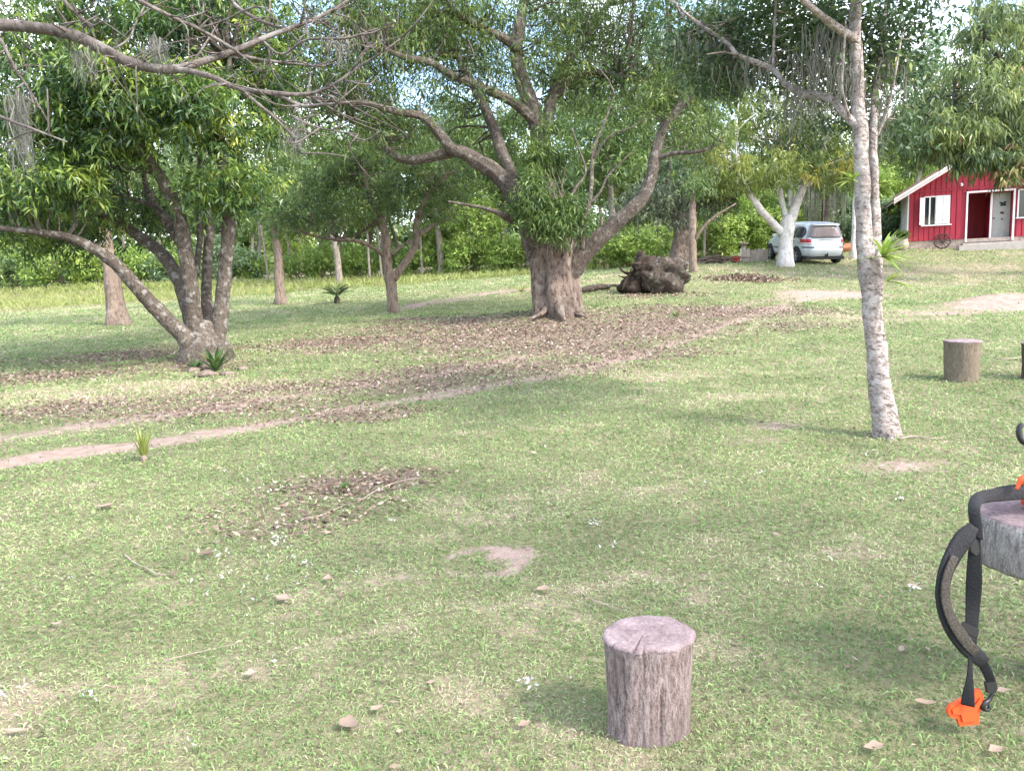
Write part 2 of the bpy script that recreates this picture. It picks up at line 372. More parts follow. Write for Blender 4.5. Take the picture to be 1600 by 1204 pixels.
rr = math_(t, 'ADD', math_(t, 'MULTIPLY', ln.outputs['Value'], 230), math_(t, 'MULTIPLY', noise(t, v, 9, 3), 9))
ring = math_(t, 'SINE', rr); nn_ = noise(t, v, 120, 6, .75); n6 = noise(t, v, 12, 4)
k = ramp(t, math_(t, 'ADD', math_(t, 'MULTIPLY', ring, .018), math_(t, 'ADD', math_(t, 'MULTIPLY', nn_, .55), math_(t, 'MULTIPLY', n6, .45))), [(.36, (.12, .088, .09)), (.5, (.22, .168, .17)), (.66, (.34, .275, .275))])
t.links.new(k, b.inputs['Base Color']); b.inputs['Roughness'].default_value = .9; b.inputs['Specular IOR Level'].default_value = .15; bump(t, b, nn_, .7, .008)

# ------------------------------------------------------------------ where soil, leaf mould and dry grass lie (world coordinates)
def wp(pts): return np.array([hit(*q)[0][:2] for q in pts])
RUT1 = wp([(-120, 752), (0, 728), (100, 709), (250, 690), (400, 667), (520, 645), (650, 622), (780, 600), (900, 580), (1000, 556), (1090, 525), (1190, 490), (1270, 466), (1330, 452)])
RUT2 = wp([(-120, 705), (0, 685), (120, 668), (250, 650), (400, 629), (520, 610), (680, 585), (820, 560), (960, 532), (1080, 503), (1170, 476), (1250, 458)])
PATH3 = wp([(640, 480), (690, 468), (760, 460), (830, 452)])
def dpoly(x, y, pl):
    best = np.full(np.shape(x), 1e9)
    for a, b in zip(pl[:-1], pl[1:]):
        e = b - a; tt = np.clip(((x - a[0]) * e[0] + (y - a[1]) * e[1]) / (e @ e), 0, 1)
        best = np.minimum(best, np.hypot(x - a[0] - tt * e[0], y - a[1] - tt * e[1]))
    return best
def gs(px, py, rx, ry=None):
    p, d = hit(px, py); return (p[0], p[1], rx, ry or rx)
LIT = [(gs(870, 520, 2.6, 2.4), 1.0), (gs(700, 510, 2.6, 1.5), .8), (gs(560, 535, 1.8, 1.4), .85), (gs(620, 600, 1.9, .9), .72), (gs(980, 510, 2.4, 1.8), .85), (gs(780, 575, 2.2, 1.0), .72), (gs(1110, 488, 2.6, 1.6), .75),
       (gs(960, 555, 1.6, .9), .7), (gs(540, 650, 1.0, .5), .6), (gs(240, 555, 2.4, 1.0), .75), (gs(60, 590, 2.2, .8), .7), (gs(110, 640, 2.2, .7), .62), (gs(330, 640, 2.0, .7), .66), (gs(450, 610, 1.8, .7), .66), (gs(760, 530, 2.6, 1.2), .75), (gs(1230, 510, 2.0, .8), .5), (gs(540, 762, .60, .32), .66), (gs(610, 745, .45, .25), .55), (gs(470, 800, .75, .4), .45),
       (gs(430, 830, .5, .28), .48), (gs(640, 500, 1.2, .6), .7), (gs(1165, 437, .9, .6), .9), (gs(1020, 462, 1.6, .8), .6), (gs(310, 570, .9, .5), .6)]
DRT = [(gs(1300, 460, 1.5, 1.0), 1.0), (gs(1210, 668, .45, .28), .62), (gs(1180, 690, .35, .15), .55), (gs(1575, 478, 1.6, 1.2), .95), (gs(1470, 490, 1.5, .7), .6), (gs(700, 470, 1.6, .7), .6), (gs(1400, 730, .55, .25), .62), (gs(620, 905, .22, .1), .5),
       (gs(800, 870, .16, .12), .9), (gs(870, 445, 2, .8), .35), (gs(1240, 470, 1.5, .7), .6), (gs(780, 820, .1, .07), .6), (gs(1060, 765, .3, .15), .45), (gs(1430, 500, 1.4, .5), .5), (gs(60, 493, 3.0, 1.0), .5), (gs(250, 480, 2.0, .8), .45)]
RING = gs(755, 882, .2)
DRY = [(gs(150, 850, 1.2, .8), .3), (gs(100, 1100, .6, .4), .3), (gs(900, 780, 1.2, .5), .28), (gs(1300, 900, 1.1, .5), .28), (gs(620, 900, .6, .25), .4), (gs(1450, 430, 8, 3.5), .38), (gs(250, 610, 2.5, .8), .45), (gs(1100, 580, 2.6, .8), .42),
       (gs(60, 480, 7, 2.5), .45), (gs(1330, 500, 3, 1.5), .5), (gs(700, 820, .5, .3), .4), (gs(1200, 620, 1, .5), .35)]
def gsum(x, y, LL):
    s = np.zeros(np.shape(x))
    for (cx, cy, rx, ry), a in LL: s = np.maximum(s, a * np.exp(-((((x - cx) / rx) ** 2 + ((y - cy) / ry) ** 2) / 1.35) ** 1.0))
    return s
def masks(x, y):
    wob = (fbm(x * 1.3, y * 1.3, n3) - .5) * .9; big = fbm(x * .55 + 4, y * .9, n4)
    d1 = dpoly(x, y, RUT1) + wob * .5; d2 = dpoly(x, y, RUT2) + wob * .5; d3 = dpoly(x, y, PATH3) + wob
    along = np.clip((x + 4.5) / 5, 0, 1)              # ruts are barest on the left, leaf-strewn under the tree
    dirt = np.maximum(np.exp(-(d1 / .29) ** 2) * (.86 - .16 * along), np.exp(-(d2 / .38) ** 2) * (.62 - .12 * along))
    dirt = np.maximum(dirt, np.exp(-(d3 / .8) ** 2) * .75); dirt = np.maximum(dirt, gsum(x, y, DRT))
    rr = np.hypot((x - RING[0]) * 1.0, (y - RING[1]) * 1.0)
    dirt = np.maximum(dirt, .84 * np.exp(-((rr - .19) / .055) ** 2) * (.70 + .30 * np.cos(np.arctan2(y - RING[1], x - RING[0]) - .5)))
    dirt = dirt * (.65 + .7 * big)
    dirt = np.maximum(dirt, np.exp(-((rr - .20) / .06) ** 2) * (.69 + .20 * np.cos(np.arctan2(y - RING[1], x - RING[0]) - .5)))
    lit = gsum(x, y, LIT) * (.34 + .9 * fbm(x * .9, y * 1.6, n1) + .75 * fbm(x * 2.6, y * 4.2, n2)); lit = np.maximum(lit, .34 * np.exp(-(np.minimum(d1, d2) / .5) ** 2) * np.clip((x + 5) / 4, 0, 1) * np.clip((8 - x) / 4, 0, 1))
    dry = gsum(x, y, DRY) + (fbm(x * .6, y * .7, n2) - .40) * .8 + (fbm(x * 3.6, y * 4.1, n4) - .42) * 1.1
    return dirt, lit, np.clip(dry, 0, 1)

# ------------------------------------------------------------------ ground
K = 400
tt = np.linspace(-1, 1, K)
xs = 350 * np.sinh(6.2 * tt) / math.sinh(6.2); ys = 5 + 350 * np.sinh(6.2 * tt) / math.sinh(6.2)
X, Y = np.meshgrid(xs, ys); Z = gz(X, Y)
V = np.column_stack([X.ravel(), Y.ravel(), Z.ravel()])
ii = np.arange(K * K).reshape(K, K); Q = np.column_stack([ii[:-1, :-1].ravel(), ii[:-1, 1:].ravel(), ii[1:, 1:].ravel(), ii[1:, :-1].ravel()])
mk_ = masks(X.ravel(), Y.ravel())
me = quads('ground', V, M['ground'], {'dirt': mk_[0], 'litter': mk_[1], 'dry': mk_[2]}, True, Q)
tag(link('ground', me), kind='structure')

# ------------------------------------------------------------------ leaves
def leafset(C, per, Ln, Wd, el_mu, el_sd, spread, droop, R, tint_c=None, tint_sd=.12, roll=.8, mid=.42, fold=.0):
    """C sprig centres -> (4m,3) verts and tint"""
    C = np.repeat(C, per, axis=0); m_ = len(C)
    yaw = R.random(m_) * 2 * math.pi; el = R.normal(el_mu, el_sd, m_)
    d = np.column_stack([np.cos(yaw) * np.cos(el), np.sin(yaw) * np.cos(el), np.sin(el)])
    base = C + d * (spread * R.random(m_))[:, None] + R.normal(0, spread * .35, (m_, 3))
    sc = R.uniform(.65, 1.25, m_); l = (Ln * sc)[:, None]; w = (Wd * sc * .5)[:, None]
    s = np.cross(d, np.array([0, 0, 1.0]) + R.normal(0, .35, (m_, 3))); s /= np.linalg.norm(s, axis=1)[:, None] + 1e-9
    nn = np.cross(s, d); ro = R.normal(0, roll, m_)[:, None]; s = s * np.cos(ro) + nn * np.sin(ro)
    tip = base + d * l; tip[:, 2] -= droop * l[:, 0]
    md = base + d * l * mid; md[:, 2] += fold * l[:, 0]
    Vv = np.stack([base, md + s * w, tip, md - s * w], 1).reshape(-1, 3)
    tn = (np.repeat(tint_c, per) if tint_c is not None else np.full(m_, .5)) + R.normal(0, tint_sd, m_)
    return Vv, np.repeat(np.clip(tn, 0, 1), 4)
def clumps(blobs, R, rc=(.35, .65), flat=.75, shell=.45):
    """blobs: (centre, (rx,ry,rz), n_clumps, sprigs_per_clump) -> sprig centres, clump centres, clump tint"""
    S, Cc, T = [], [], []
    for c, r, kk, ns in blobs:
        q = R.normal(size=(kk, 3)); q /= np.linalg.norm(q, axis=1)[:, None]; q *= (R.random(kk) ** shell)[:, None]
        cc = np.asarray(c) + q * np.asarray(r)
        for u in cc:
            rad = R.uniform(*rc); k2 = max(3, int(ns * R.uniform(.6, 1.4)))
            g = R.normal(0, .5, (k2, 3)) * rad; g[:, 2] *= flat; S.append(u + g)
            T.append(np.clip(R.normal(.42, .19) + g[:, 2] / rad * .10, 0, 1) * np.ones(k2)); Cc.append(u)
    return np.concatenate(S), np.array(Cc), np.concatenate(T)
def twigs(mb, Cc, skel, R, r0=.02, sag=.15):
    sk = np.asarray(skel)
    for u in Cc:
        dist = np.linalg.norm(sk - u, axis=1) + np.maximum(0, sk[:, 2] - u[2]) * .6
        s = sk[np.argmin(dist)]; l = np.linalg.norm(u - s)
        if l < .15: continue
        a = s + (u - s) * .35 + R.normal(0, .10 * l, 3); b_ = s + (u - s) * .7 + R.normal(0, .10 * l, 3) + np.array([0, 0, sag * l * .5])
        k = min(2.4, .6 + l * .5); tube(mb, [s, a, b_, u], [r0 * k, r0 * k * .75, r0 * k * .5, r0 * .25], 5, 2)
def pxblobs(D0, bl):
    """(px,py,dd,rx_px,ry_px,rd_m,clumps,sprigs)"""
    out = []
    for (px, py, dd, rx, ry, rd, kk, ns) in bl:
        d = D0 + dd; out.append((P(px, py, d), (rx * d / F, rd, ry * d / F), kk, ns))
    return out

def tree(name, label, base, limbs, blobs, leaf, lmat, bmat, limb_mat=None, group=None, seed=1, flare=.35, rc=(.35, .65), twig_r=.016, D=None, roots=0, sides=14, wk=1.0, flute=0.0, tk=1.0):
    """base px; limbs: lists of (px,py,depth offset,width px); first list is the trunk"""
    R = np.random.default_rng(seed); bp, D0 = hit(*base)
    if D: D0 = D; bp = P(base[0], base[1], D0); bp[2] = float(gz(bp[0], bp[1]))
    root = empty(name, bp, label, 'tree', group); skel = []
    for i, lm in enumerate(limbs):
        pts = [P(a, b_, D0 + c) for a, b_, c, w in lm]; rad = [w * .5 * (D0 + c) / F * (wk if i else tk) for a, b_, c, w in lm]
        if i == 0:
            low = pts[0].copy(); low[2] = float(gz(low[0], low[1])) - .15; pts = [low] + pts[0:]; rad = [rad[0] * 1.05] + rad
        mb = MB(); tube(mb, pts, rad, sides if i == 0 or rad[0] > .07 else 8, 5, .17 if i == 0 else .11, flare if i == 0 else 0, seed * 10 + i, flute=flute if i == 0 else flute * .4)
        isr = i >= len(limbs) - roots and i > 0
        mb.build('trunk' if i == 0 else 'root' if isr else 'limb', bmat if i == 0 or isr else (limb_mat or bmat), root, bp, True)
        sp = smooth_path(np.array(pts), 4); skel.append(sp[len(sp) // 4:] if i == 0 else sp)
    skel = np.concatenate(skel)
    if blobs:
        S, Cc, T = clumps(pxblobs(D0, blobs), R, rc)
        mb = MB(); twigs(mb, Cc, skel, R, twig_r)
        if mb.n: tag(mb.build('twigs', limb_mat or bmat, root, bp, True), kind='stuff')
        Vv, tn = leafset(S, tint_c=T, R=R, **leaf)
        tag(link('crown', quads('crown', Vv - bp, lmat, {'tint': tn}), root), kind='stuff')
    return root, bp, D0, skel

LF_LEFT = dict(per=11, Ln=.12, Wd=.034, el_mu=-.5, el_sd=.5, spread=.10, droop=.25)
LF_MANGO = dict(per=11, Ln=.125, Wd=.030, el_mu=-.45, el_sd=.55, spread=.16, droop=.3)

# multi-stemmed tree on the left
left_root, left_bp, left_D, _ = tree('multi_stem_tree', 'broad tree with lichen-spotted stems fanning out from one base, left foreground', (318, 560),
    [[(320, 558, 0, 70), (318, 538, 0, 62), (318, 518, 0, 50), (321, 500, 0, 26)],
     [(298, 548, -.2, 36), (288, 525, -.3, 34), (262, 500, -.4, 31), (237, 475, -.5, 29), (210, 444, -.7, 27), (187, 418, -.8, 25), (150, 390, -1.0, 22), (103, 370, -1.2, 18), (47, 361, -1.3, 14), (-30, 352, -1.4, 10), (-110, 330, -1.5, 6)],
     [(305, 520, .1, 34), (294, 480, .3, 32), (281, 442, .5, 29), (256, 400, .8, 26), (225, 374, 1.0, 22), (175, 343, 1.2, 18), (125, 327, 1.3, 13), (78, 330, 1.4, 10), (19, 342, 1.5, 8), (-40, 350, 1.6, 5)],
     [(306, 530, 0, 36), (302, 480, -.1, 33), (296, 435, -.2, 31), (289, 390, -.3, 29), (283, 350, -.4, 27), (272, 318, -.5, 27), (258, 288, -.7, 24), (240, 260, -.8, 21), (222, 232, -1.0, 17), (200, 190, -1.1, 13), (180, 140, -1.2, 9)],
     [(326, 515, .3, 26), (323, 460, .5, 22), (324, 410, .6, 20), (327, 360, .7, 18), (322, 320, .8, 18), (312, 280, .9, 15), (318, 230, 1.0, 11), (330, 170, 1.1, 7)],
     [(338, 540, 0, 36), (345, 490, 0, 31), (350, 440, 0, 28), (355, 390, -.1, 26), (358, 345, -.2, 26), (356, 310, -.2, 24), (348, 265, -.3, 21), (345, 220, -.3, 18), (350, 160, -.4, 13), (360, 90, -.5, 8)],
     [(290, 392, .4, 22), (268, 358, .7, 19), (245, 325, .9, 16), (228, 290, 1.1, 12), (222, 250, 1.2, 8)],
     [(272, 350, -.2, 12), (235, 320, .2, 11), (190, 308, .5, 9), (140, 300, .6, 6)],
     [(306, 430, .3, 14), (312, 370, .5, 12), (308, 320, .7, 10), (296, 270, .8, 7)]],
    [(70, 60, -.6, 110, 70, 1.6, 26, 26), (210, 40, -.2, 100, 60, 1.6, 24, 26), (340, 50, .3, 80, 70, 1.6, 18, 24), (250, 150, -1.4, 85, 55, 1.0, 22, 28), (150, 190, -1.0, 80, 60, 1.2, 20, 26), (40, 200, -.5, 70, 80, 1.5, 20, 26),
     (100, 270, -1.2, 75, 35, 1.0, 14, 24), (330, 170, -.8, 55, 55, 1.2, 13, 26), (380, 285, -.4, 32, 30, .8, 7, 24), (20, 300, .6, 70, 50, 1.5, 16, 24), (310, 300, -.6, 35, 25, .6, 6, 20), (390, 200, .2, 35, 30, .8, 5, 22), (-80, 120, 0, 80, 140, 2, 18, 24),
     (130, 120, -1.5, 60, 40, .8, 10, 26), (200, 330, 1.6, 130, 35, 1.2, 18, 22), (230, -90, 0, 220, 80, 2, 20, 20), (70, 355, 1.8, 90, 28, 1.0, 12, 22), (415, 60, .8, 55, 60, 1.5, 14, 24), (430, 140, 1.0, 45, 45, 1.4, 10, 22), (395, 130, .6, 40, 40, 1.2, 7, 22)],
    LF_LEFT, M['leaf_left'], M['bark_lichen'], M['bark_lichen'], seed=11, flare=.25, rc=(.36, .7), wk=.76)

# the big mango-like tree in the middle
mango_root, mango_bp, mango_D, mango_skel = tree('spreading_tree', 'large spreading tree with a thick pale trunk in the middle of the lawn', (872, 490),
    [[(872, 489, 0, 66), (870, 460, 0, 66), (869, 430, 0, 68), (868, 405, 0, 72), (866, 380, 0, 60), (862, 350, 0, 42)],
     [(866, 462, .15, 24), (856, 435, .05, 42), (845, 405, 0, 46), (833, 370, -.1, 45), (820, 335, -.2, 42), (803, 300, -.3, 38), (782, 278, -.4, 34), (759, 259, -.5, 31), (728, 241, -.6, 26), (706, 232, -.7, 23), (681, 203, -.9, 18), (659, 182, -1, 16), (619, 175, -1.3, 14), (575, 162, -1.6, 11), (531, 160, -2, 8), (480, 150, -2.3, 5)],
     [(715, 236, -.6, 20), (694, 241, -.4, 20), (650, 250, -.2, 18), (619, 245, 0, 16), (594, 220, .2, 13), (569, 198, .4, 11), (530, 180, .5, 8), (490, 160, .6, 5)],
     [(806, 300, -.2, 26), (795, 262, .1, 23), (784, 237, .2, 22), (766, 187, .4, 20), (744, 141, .6, 18), (722, 100, .7, 15), (700, 60, .9, 12), (680, 10, 1, 8)],
     [(862, 380, .2, 46), (856, 320, .3, 42), (848, 260, .3, 40), (842, 205, .3, 38), (830, 165, .2, 34), (816, 125, .1, 30), (806, 87, 0, 26), (812, 40, 0, 22), (822, -20, 0, 16), (830, -80, 0, 10)],
     [(838, 192, .2, 22), (815, 170, 0, 20), (791, 153, -.3, 19), (753, 137, -.7, 17), (703, 116, -1.1, 15), (675, 98, -1.3, 13), (637, 90, -1.6, 11), (600, 78, -2, 8), (560, 70, -2.3, 5)],
     [(850, 215, .4, 24), (858, 175, .6, 22), (866, 145, .8, 21), (880, 115, 1.0, 20), (897, 80, 1.2, 18), (931, 34, 1.5, 14), (965, -15, 1.8, 10)],
     [(815, 85, 0, 16), (790, 62, -.4, 16), (744, 40, -.8, 14), (718, 25, -1, 12), (702, 5, -1.2, 11), (698, -30, -1.3, 8)],
     [(874, 462, .15, 24), (884, 435, 0, 40), (898, 412, -.1, 42), (918, 388, -.3, 36), (956, 354, -.5, 30), (1000, 315, -.7, 26), (1016, 281, -.7, 23), (1025, 237, -.7, 20), (1035, 205, -.7, 18), (1050, 181, -.8, 17), (1081, 150, -.9, 13), (1120, 120, -1, 9), (1170, 95, -1.1, 5)],
     [(868, 150, .8, 16), (909, 116, .6, 14), (956, 116, .4, 12), (1000, 126, .2, 9), (1045, 140, 0, 6)],
     [(1022, 250, -.7, 10), (1050, 240, -.9, 9), (1095, 236, -1.1, 7), (1130, 222, -1.2, 4)],
     [(909, 392, -.9, 12), (912, 350, -1, 11), (920, 318, -1, 10), (924, 285, -1, 9), (925, 255, -1, 8), (930, 225, -1, 6), (945, 190, -1, 4), (960, 150, -1, 2)],
     [(880, 390, -.9, 8), (884, 345, -1, 8), (896, 300, -1, 7), (915, 270, -1, 5), (905, 235, -1, 4), (893, 200, -1.1, 3)],
     [(922, 318, -1, 6), (938, 300, -1, 5), (950, 275, -1, 4), (985, 240, -1.1, 2.5)],
     [(926, 250, -1, 5), (950, 215, -1.2, 4), (985, 200, -1.3, 3), (1010, 185, -1.4, 2)],
     [(800, 345, -.4, 14), (783, 335, -.6, 12), (755, 325, -.8, 7), (700, 315, -1, 4)],
     [(858, 476, -.15, 16), (850, 487, -.4, 12), (838, 494, -.6, 7), (826, 498, -.8, 3)],
     [(888, 470, -.2, 20), (896, 486, -.4, 15), (912, 493, -.6, 5)], [(872, 470, -.4, 20), (876, 488, -.7, 15), (882, 499, -1.0, 5)]],
    [(500, 90, -1.6, 70, 60, 1.6, 17, 16), (590, 40, -1, 70, 50, 1.8, 20, 16), (600, 130, -1.2, 55, 30, 1.6, 11, 14), (680, 50, .4, 60, 45, 1.8, 15, 16), (760, 20, -.6, 70, 40, 1.8, 17, 16), (550, 200, -1, 60, 30, 1.2, 10, 14), (640, 195, .8, 60, 30, 1.4, 8, 14),
     (700, 150, 1.6, 60, 40, 1.4, 11, 14), (850, 20, 1, 70, 50, 2, 17, 16), (840, 100, 1.2, 50, 40, 1.6, 8, 14), (930, 60, 2, 60, 50, 1.8, 14, 16), (1000, 70, 1, 60, 60, 1.8, 21, 17), (1060, 130, -.4, 60, 45, 1.4, 18, 17), (960, 110, .8, 50, 40, 1.4, 13, 16),
     (1110, 90, 0, 70, 60, 1.6, 20, 17), (470, 180, -.6, 50, 40, 1.2, 10, 14), (1000, 180, 0, 60, 25, 1.2, 8, 14), (760, 130, -1.5, 40, 25, 1, 6, 12), (540, 0, -2, 100, 40, 1.6, 14, 14), (700, -70, 0, 250, 60, 2.5, 31, 14), (1000, -50, 0, 180, 60, 2.5, 25, 14), (1090, 200, -.6, 45, 30, 1.2, 8, 16), (620, 90, .8, 60, 40, 1.6, 13, 12), (740, 90, 1.4, 60, 40, 1.6, 13, 12), (880, 70, -.5, 60, 50, 1.4, 13, 12), (920, 130, 1.6, 50, 40, 1.4, 10, 11), (560, 120, .6, 60, 40, 1.4, 13, 12), (700, 210, 1.6, 70, 35, 1.2, 10, 11), (790, 200, 1.8, 50, 40, 1.2, 8, 11), (850, 150, 1.8, 60, 40, 1.2, 10, 14), (890, 40, 2.2, 70, 50, 1.4, 14, 16), (740, 60, 2.2, 70, 50, 1.4, 14, 16), (600, 60, 1.6, 80, 50, 1.4, 14, 16), (520, 130, 1.2, 60, 50, 1.4, 11, 15), (960, 20, 0, 80, 40, 1.6, 14, 14), (640, 10, -1.5, 90, 40, 1.6, 14, 14)],
    LF_MANGO, M['leaf_mango'], M['bark_mango'], M['bark_limb'], seed=23, flare=.3, rc=(.5, 1.0), sides=56, roots=3, twig_r=.022, wk=.80, flute=.07)
# leafy climber over the fork of the big tree
R = np.random.default_rng(5)
S, Cc, T = clumps(pxblobs(mango_D, [(850, 300, -1.1, 46, 48, .5, 18, 24), (862, 245, -.9, 40, 36, .45, 11, 20), (872, 350, -1.1, 44, 28, .4, 13, 22), (832, 335, -1.0, 26, 34, .35, 7, 20), (900, 320, -1.0, 26, 40, .35, 7, 16), (850, 205, -.7, 40, 30, .5, 6, 14)]), R, (.22, .45))
Vv, tn = leafset(S, 9, .125, .03, -.5, .55, .09, .35, R, T, .2)
cl_bp = P(858, 320, mango_D - .8)
cr = empty('climbing_plant', cl_bp, 'bright green leafy climber smothering the fork of the large middle tree', 'climber')
link('foliage', quads('foliage', Vv - cl_bp, M['leaf_creeper'], {'tint': np.clip(tn + .1, 0, 1)}), cr)
mb = MB()
for k in range(7):
    x0 = 845 + k * 9; tube(mb, [P(x0, 400, mango_D - .78), P(x0 + R.normal(0, 6), 360, mango_D - .85), P(x0 + R.normal(0, 10), 310, mango_D - .9), P(x0 - 8 + R.normal(0, 12), 255, mango_D - .7)], [.018, .016, .012, .008], 6, 4)
mb.build('stems', M['bark_brown'], cr, cl_bp, True)

# small forked tree left of it
tree('forked_tree', 'small slim tree with a low forked brown trunk between the two big trees', (615, 488),
    [[(615, 487, 0, 19), (613, 465, 0, 17), (611, 445, 0, 17), (610, 432, 0, 19)],
     [(609, 436, 0, 16), (605, 410, 0, 14), (604, 380, 0, 13), (598, 352, 0, 12), (586, 325, -.1, 10), (575, 300, -.2, 8), (570, 265, -.3, 5)],
     [(614, 436, 0, 14), (628, 418, 0, 12), (641, 398, 0, 11), (650, 378, 0, 11), (650, 350, .1, 9), (660, 322, .2, 8), (672, 295, .3, 5)],
     [(601, 400, 0, 7), (580, 385, -.3, 6), (556, 376, -.5, 6), (520, 374, -.7, 5), (480, 366, -1, 3)],
     [(650, 370, 0, 7), (668, 358, .3, 6), (682, 347, .5, 5), (705, 342, .7, 3)],
     [(613, 398, 0, 5), (628, 384, .3, 5), (645, 376, .5, 4)],
     [(589, 345, 0, 7), (575, 355, .3, 5), (555, 368, .4, 4), (525, 372, .5, 3)]],
    [(500, 300, -.4, 55, 40, 1.4, 13, 20), (570, 250, 0, 60, 35, 1.4, 13, 20), (640, 265, .5, 50, 35, 1.4, 11, 20), (700, 285, .5, 50, 35, 1.4, 11, 18), (540, 330, -.6, 55, 25, 1, 9, 18), (690, 325, .3, 40, 18, 1, 5, 16), (620, 310, 0, 40, 25, 1, 6, 16), (460, 345, -1, 35, 25, .8, 6, 18), (740, 240, .4, 40, 25, 1, 6, 16)],
    dict(per=9, Ln=.15, Wd=.04, el_mu=-.4, el_sd=.5, spread=.08, droop=.2), M['leaf_mango'], M['bark_brown'], seed=31, rc=(.4, .75))

# slender tree on the right
slim_root, slim_bp, slim_D, slim_skel = tree('slender_tree', 'slender pale-barked tree with a fluted twin trunk in the right foreground', (1387, 682),
    [[(1386, 680, 0, 44), (1381, 650, 0, 38), (1376, 610, 0, 35), (1370, 560, 0, 32), (1367, 525, 0, 31), (1364, 490, 0, 32), (1362, 455, 0, 36), (1358, 425, 0, 36), (1354, 395, 0, 34), (1350, 360, 0, 26), (1348, 310, 0, 24), (1347, 260, 0, 23), (1345, 210, 0, 23), (1340, 165, 0, 22), (1338, 110, 0, 20), (1336, 56, 0, 19), (1338, 0, 0, 17), (1342, -80, 0, 13), (1345, -180, 0, 9)],
     [(1366, 480, .05, 20), (1368, 440, .05, 23), (1368, 400, .07, 23), (1368, 350, .09, 18), (1367, 310, .11, 16), (1365, 260, .14, 15), (1364, 220, .16, 14), (1367, 150, .3, 11), (1378, 70, .5, 10), (1388, -20, .7, 8), (1400, -120, .9, 5)],
     [(1344, 200, 0, 17), (1327, 186, 0, 14), (1307, 163, .1, 13), (1285, 150, .2, 12), (1257, 148, .3, 12), (1229, 132, .4, 11), (1209, 110, .5, 10), (1178, 96, .6, 9), (1152, 86, .7, 8), (1137, 68, .8, 7), (1106, 47, .9, 6), (1072, 22, 1, 5), (1040, -10, 1.1, 3)],
     [(1336, 62, 0, 15), (1318, 50, -.2, 14), (1300, 38, -.3, 13), (1275, 18, -.5, 11), (1250, -5, -.6, 10), (1200, -60, -.9, 7)],
     [(1208, 108, .5, 5), (1209, 70, .5, 4.5), (1211, 30, .5, 4), (1213, -20, .5, 3)],
     [(1152, 86, .7, 4), (1130, 82, .5, 3), (1105, 85, .4, 2)],
     [(1328, 186, 0, 5), (1316, 140, -.2, 4), (1318, 90, -.3, 4), (1322, 30, -.4, 3)],
     [(1369, 215, .2, 6), (1385, 175, .1, 5), (1398, 120, 0, 4), (1408, 60, 0, 3)],
     [(1342, -60, 0, 12), (1370, -100, -.3, 10), (1420, -160, -.8, 8), (1480, -220, -1.5, 6)],
     [(1338, -20, 0, 12), (1400, -140, -1.5, 11), (1500, -320, -2.5, 9), (1700, -560, -3.2, 6)],
     [(1384, 668, -.05, 14), (1392, 690, -.15, 12), (1378, 706, -.35, 9), (1362, 718, -.5, 5)],
     [(1392, 672, 0, 14), (1420, 690, -.05, 9), (1455, 688, -.05, 6), (1478, 690, -.05, 3)],
     [(1400, 700, -.3, 8), (1440, 716, -.4, 9), (1470, 722, -.45, 7), (1490, 728, -.5, 3)]],
    [(1090, 60, 1.5, 60, 55, .8, 15, 22), (1160, 30, 1.3, 60, 45, .8, 14, 22), (1240, 40, 1.1, 60, 45, .8, 14, 22), (1190, 115, 1.3, 55, 28, .6, 8, 20), (1290, 95, .9, 45, 45, .7, 11, 22), (1310, 30, .5, 50, 40, .7, 10, 20), (1385, 90, .6, 30, 60, .6, 10, 20), (1400, 20, .4, 40, 35, .6, 7, 20), (1120, 120, 1.4, 50, 30, .7, 7, 20),
     (1330, 150, .7, 30, 45, .6, 5, 18), (1250, 180, 1.2, 45, 22, .5, 4, 16), (1385, 200, .7, 20, 40, .4, 4, 16), (1230, -70, 0, 220, 60, 1.2, 26, 20), (1450, -140, -.8, 130, 90, 1.2, 20, 20)],
    dict(per=9, Ln=.062, Wd=.028, el_mu=-.2, el_sd=.6, spread=.07, droop=.15), M['leaf_slender'], M['bark_slender'], M['bark_slender'], seed=41, flare=.25, rc=(.22, .42), twig_r=.007, roots=3, tk=.92, wk=.92)
# unseen leaf clumps and branch added up-sun to shade the near lawn
R = np.random.default_rng(77)
S, Cc, T = clumps([((5.4, 1.6, 6.4), (2.2, 1.6, .9), 8, 22), ((5.9, -.3, 6.5), (3.0, 2.2, 1.0), 24, 24)], R, (.35, .6))
Vv, tn = leafset(S, 8, .10, .05, -.2, .6, .06, .15, R, T)
link('added_shade_crown', quads('added_shade_crown', Vv - slim_bp, M['leaf_slender'], {'tint': tn}), slim_root)
mb = MB(); twigs(mb, Cc, np.concatenate([slim_skel, np.array([(3.4, 5.6, 5.0), (3.6, 4.6, 5.8), (4.4, 3.6, 6.1), (5.6, 2.0, 6.3), (6.4, .4, 6.5), (4.9, 2.6, 6.2)])]), R, .016)
for a in ([(3.3, 6.3, 4.0), (3.4, 5.6, 5.0), (3.6, 4.6, 5.8), (4.4, 3.6, 6.1), (5.6, 2.0, 6.3), (6.4, .4, 6.5)], [(5.6, 2.0, 6.3), (5.0, .4, 6.5), (4.2, -1.0, 6.7)]): tube(mb, a, np.linspace(.06, .025, len(a)), 8, 4)
mb.build('added_shade_twigs', M['bark_slender'], slim_root, slim_bp, True)

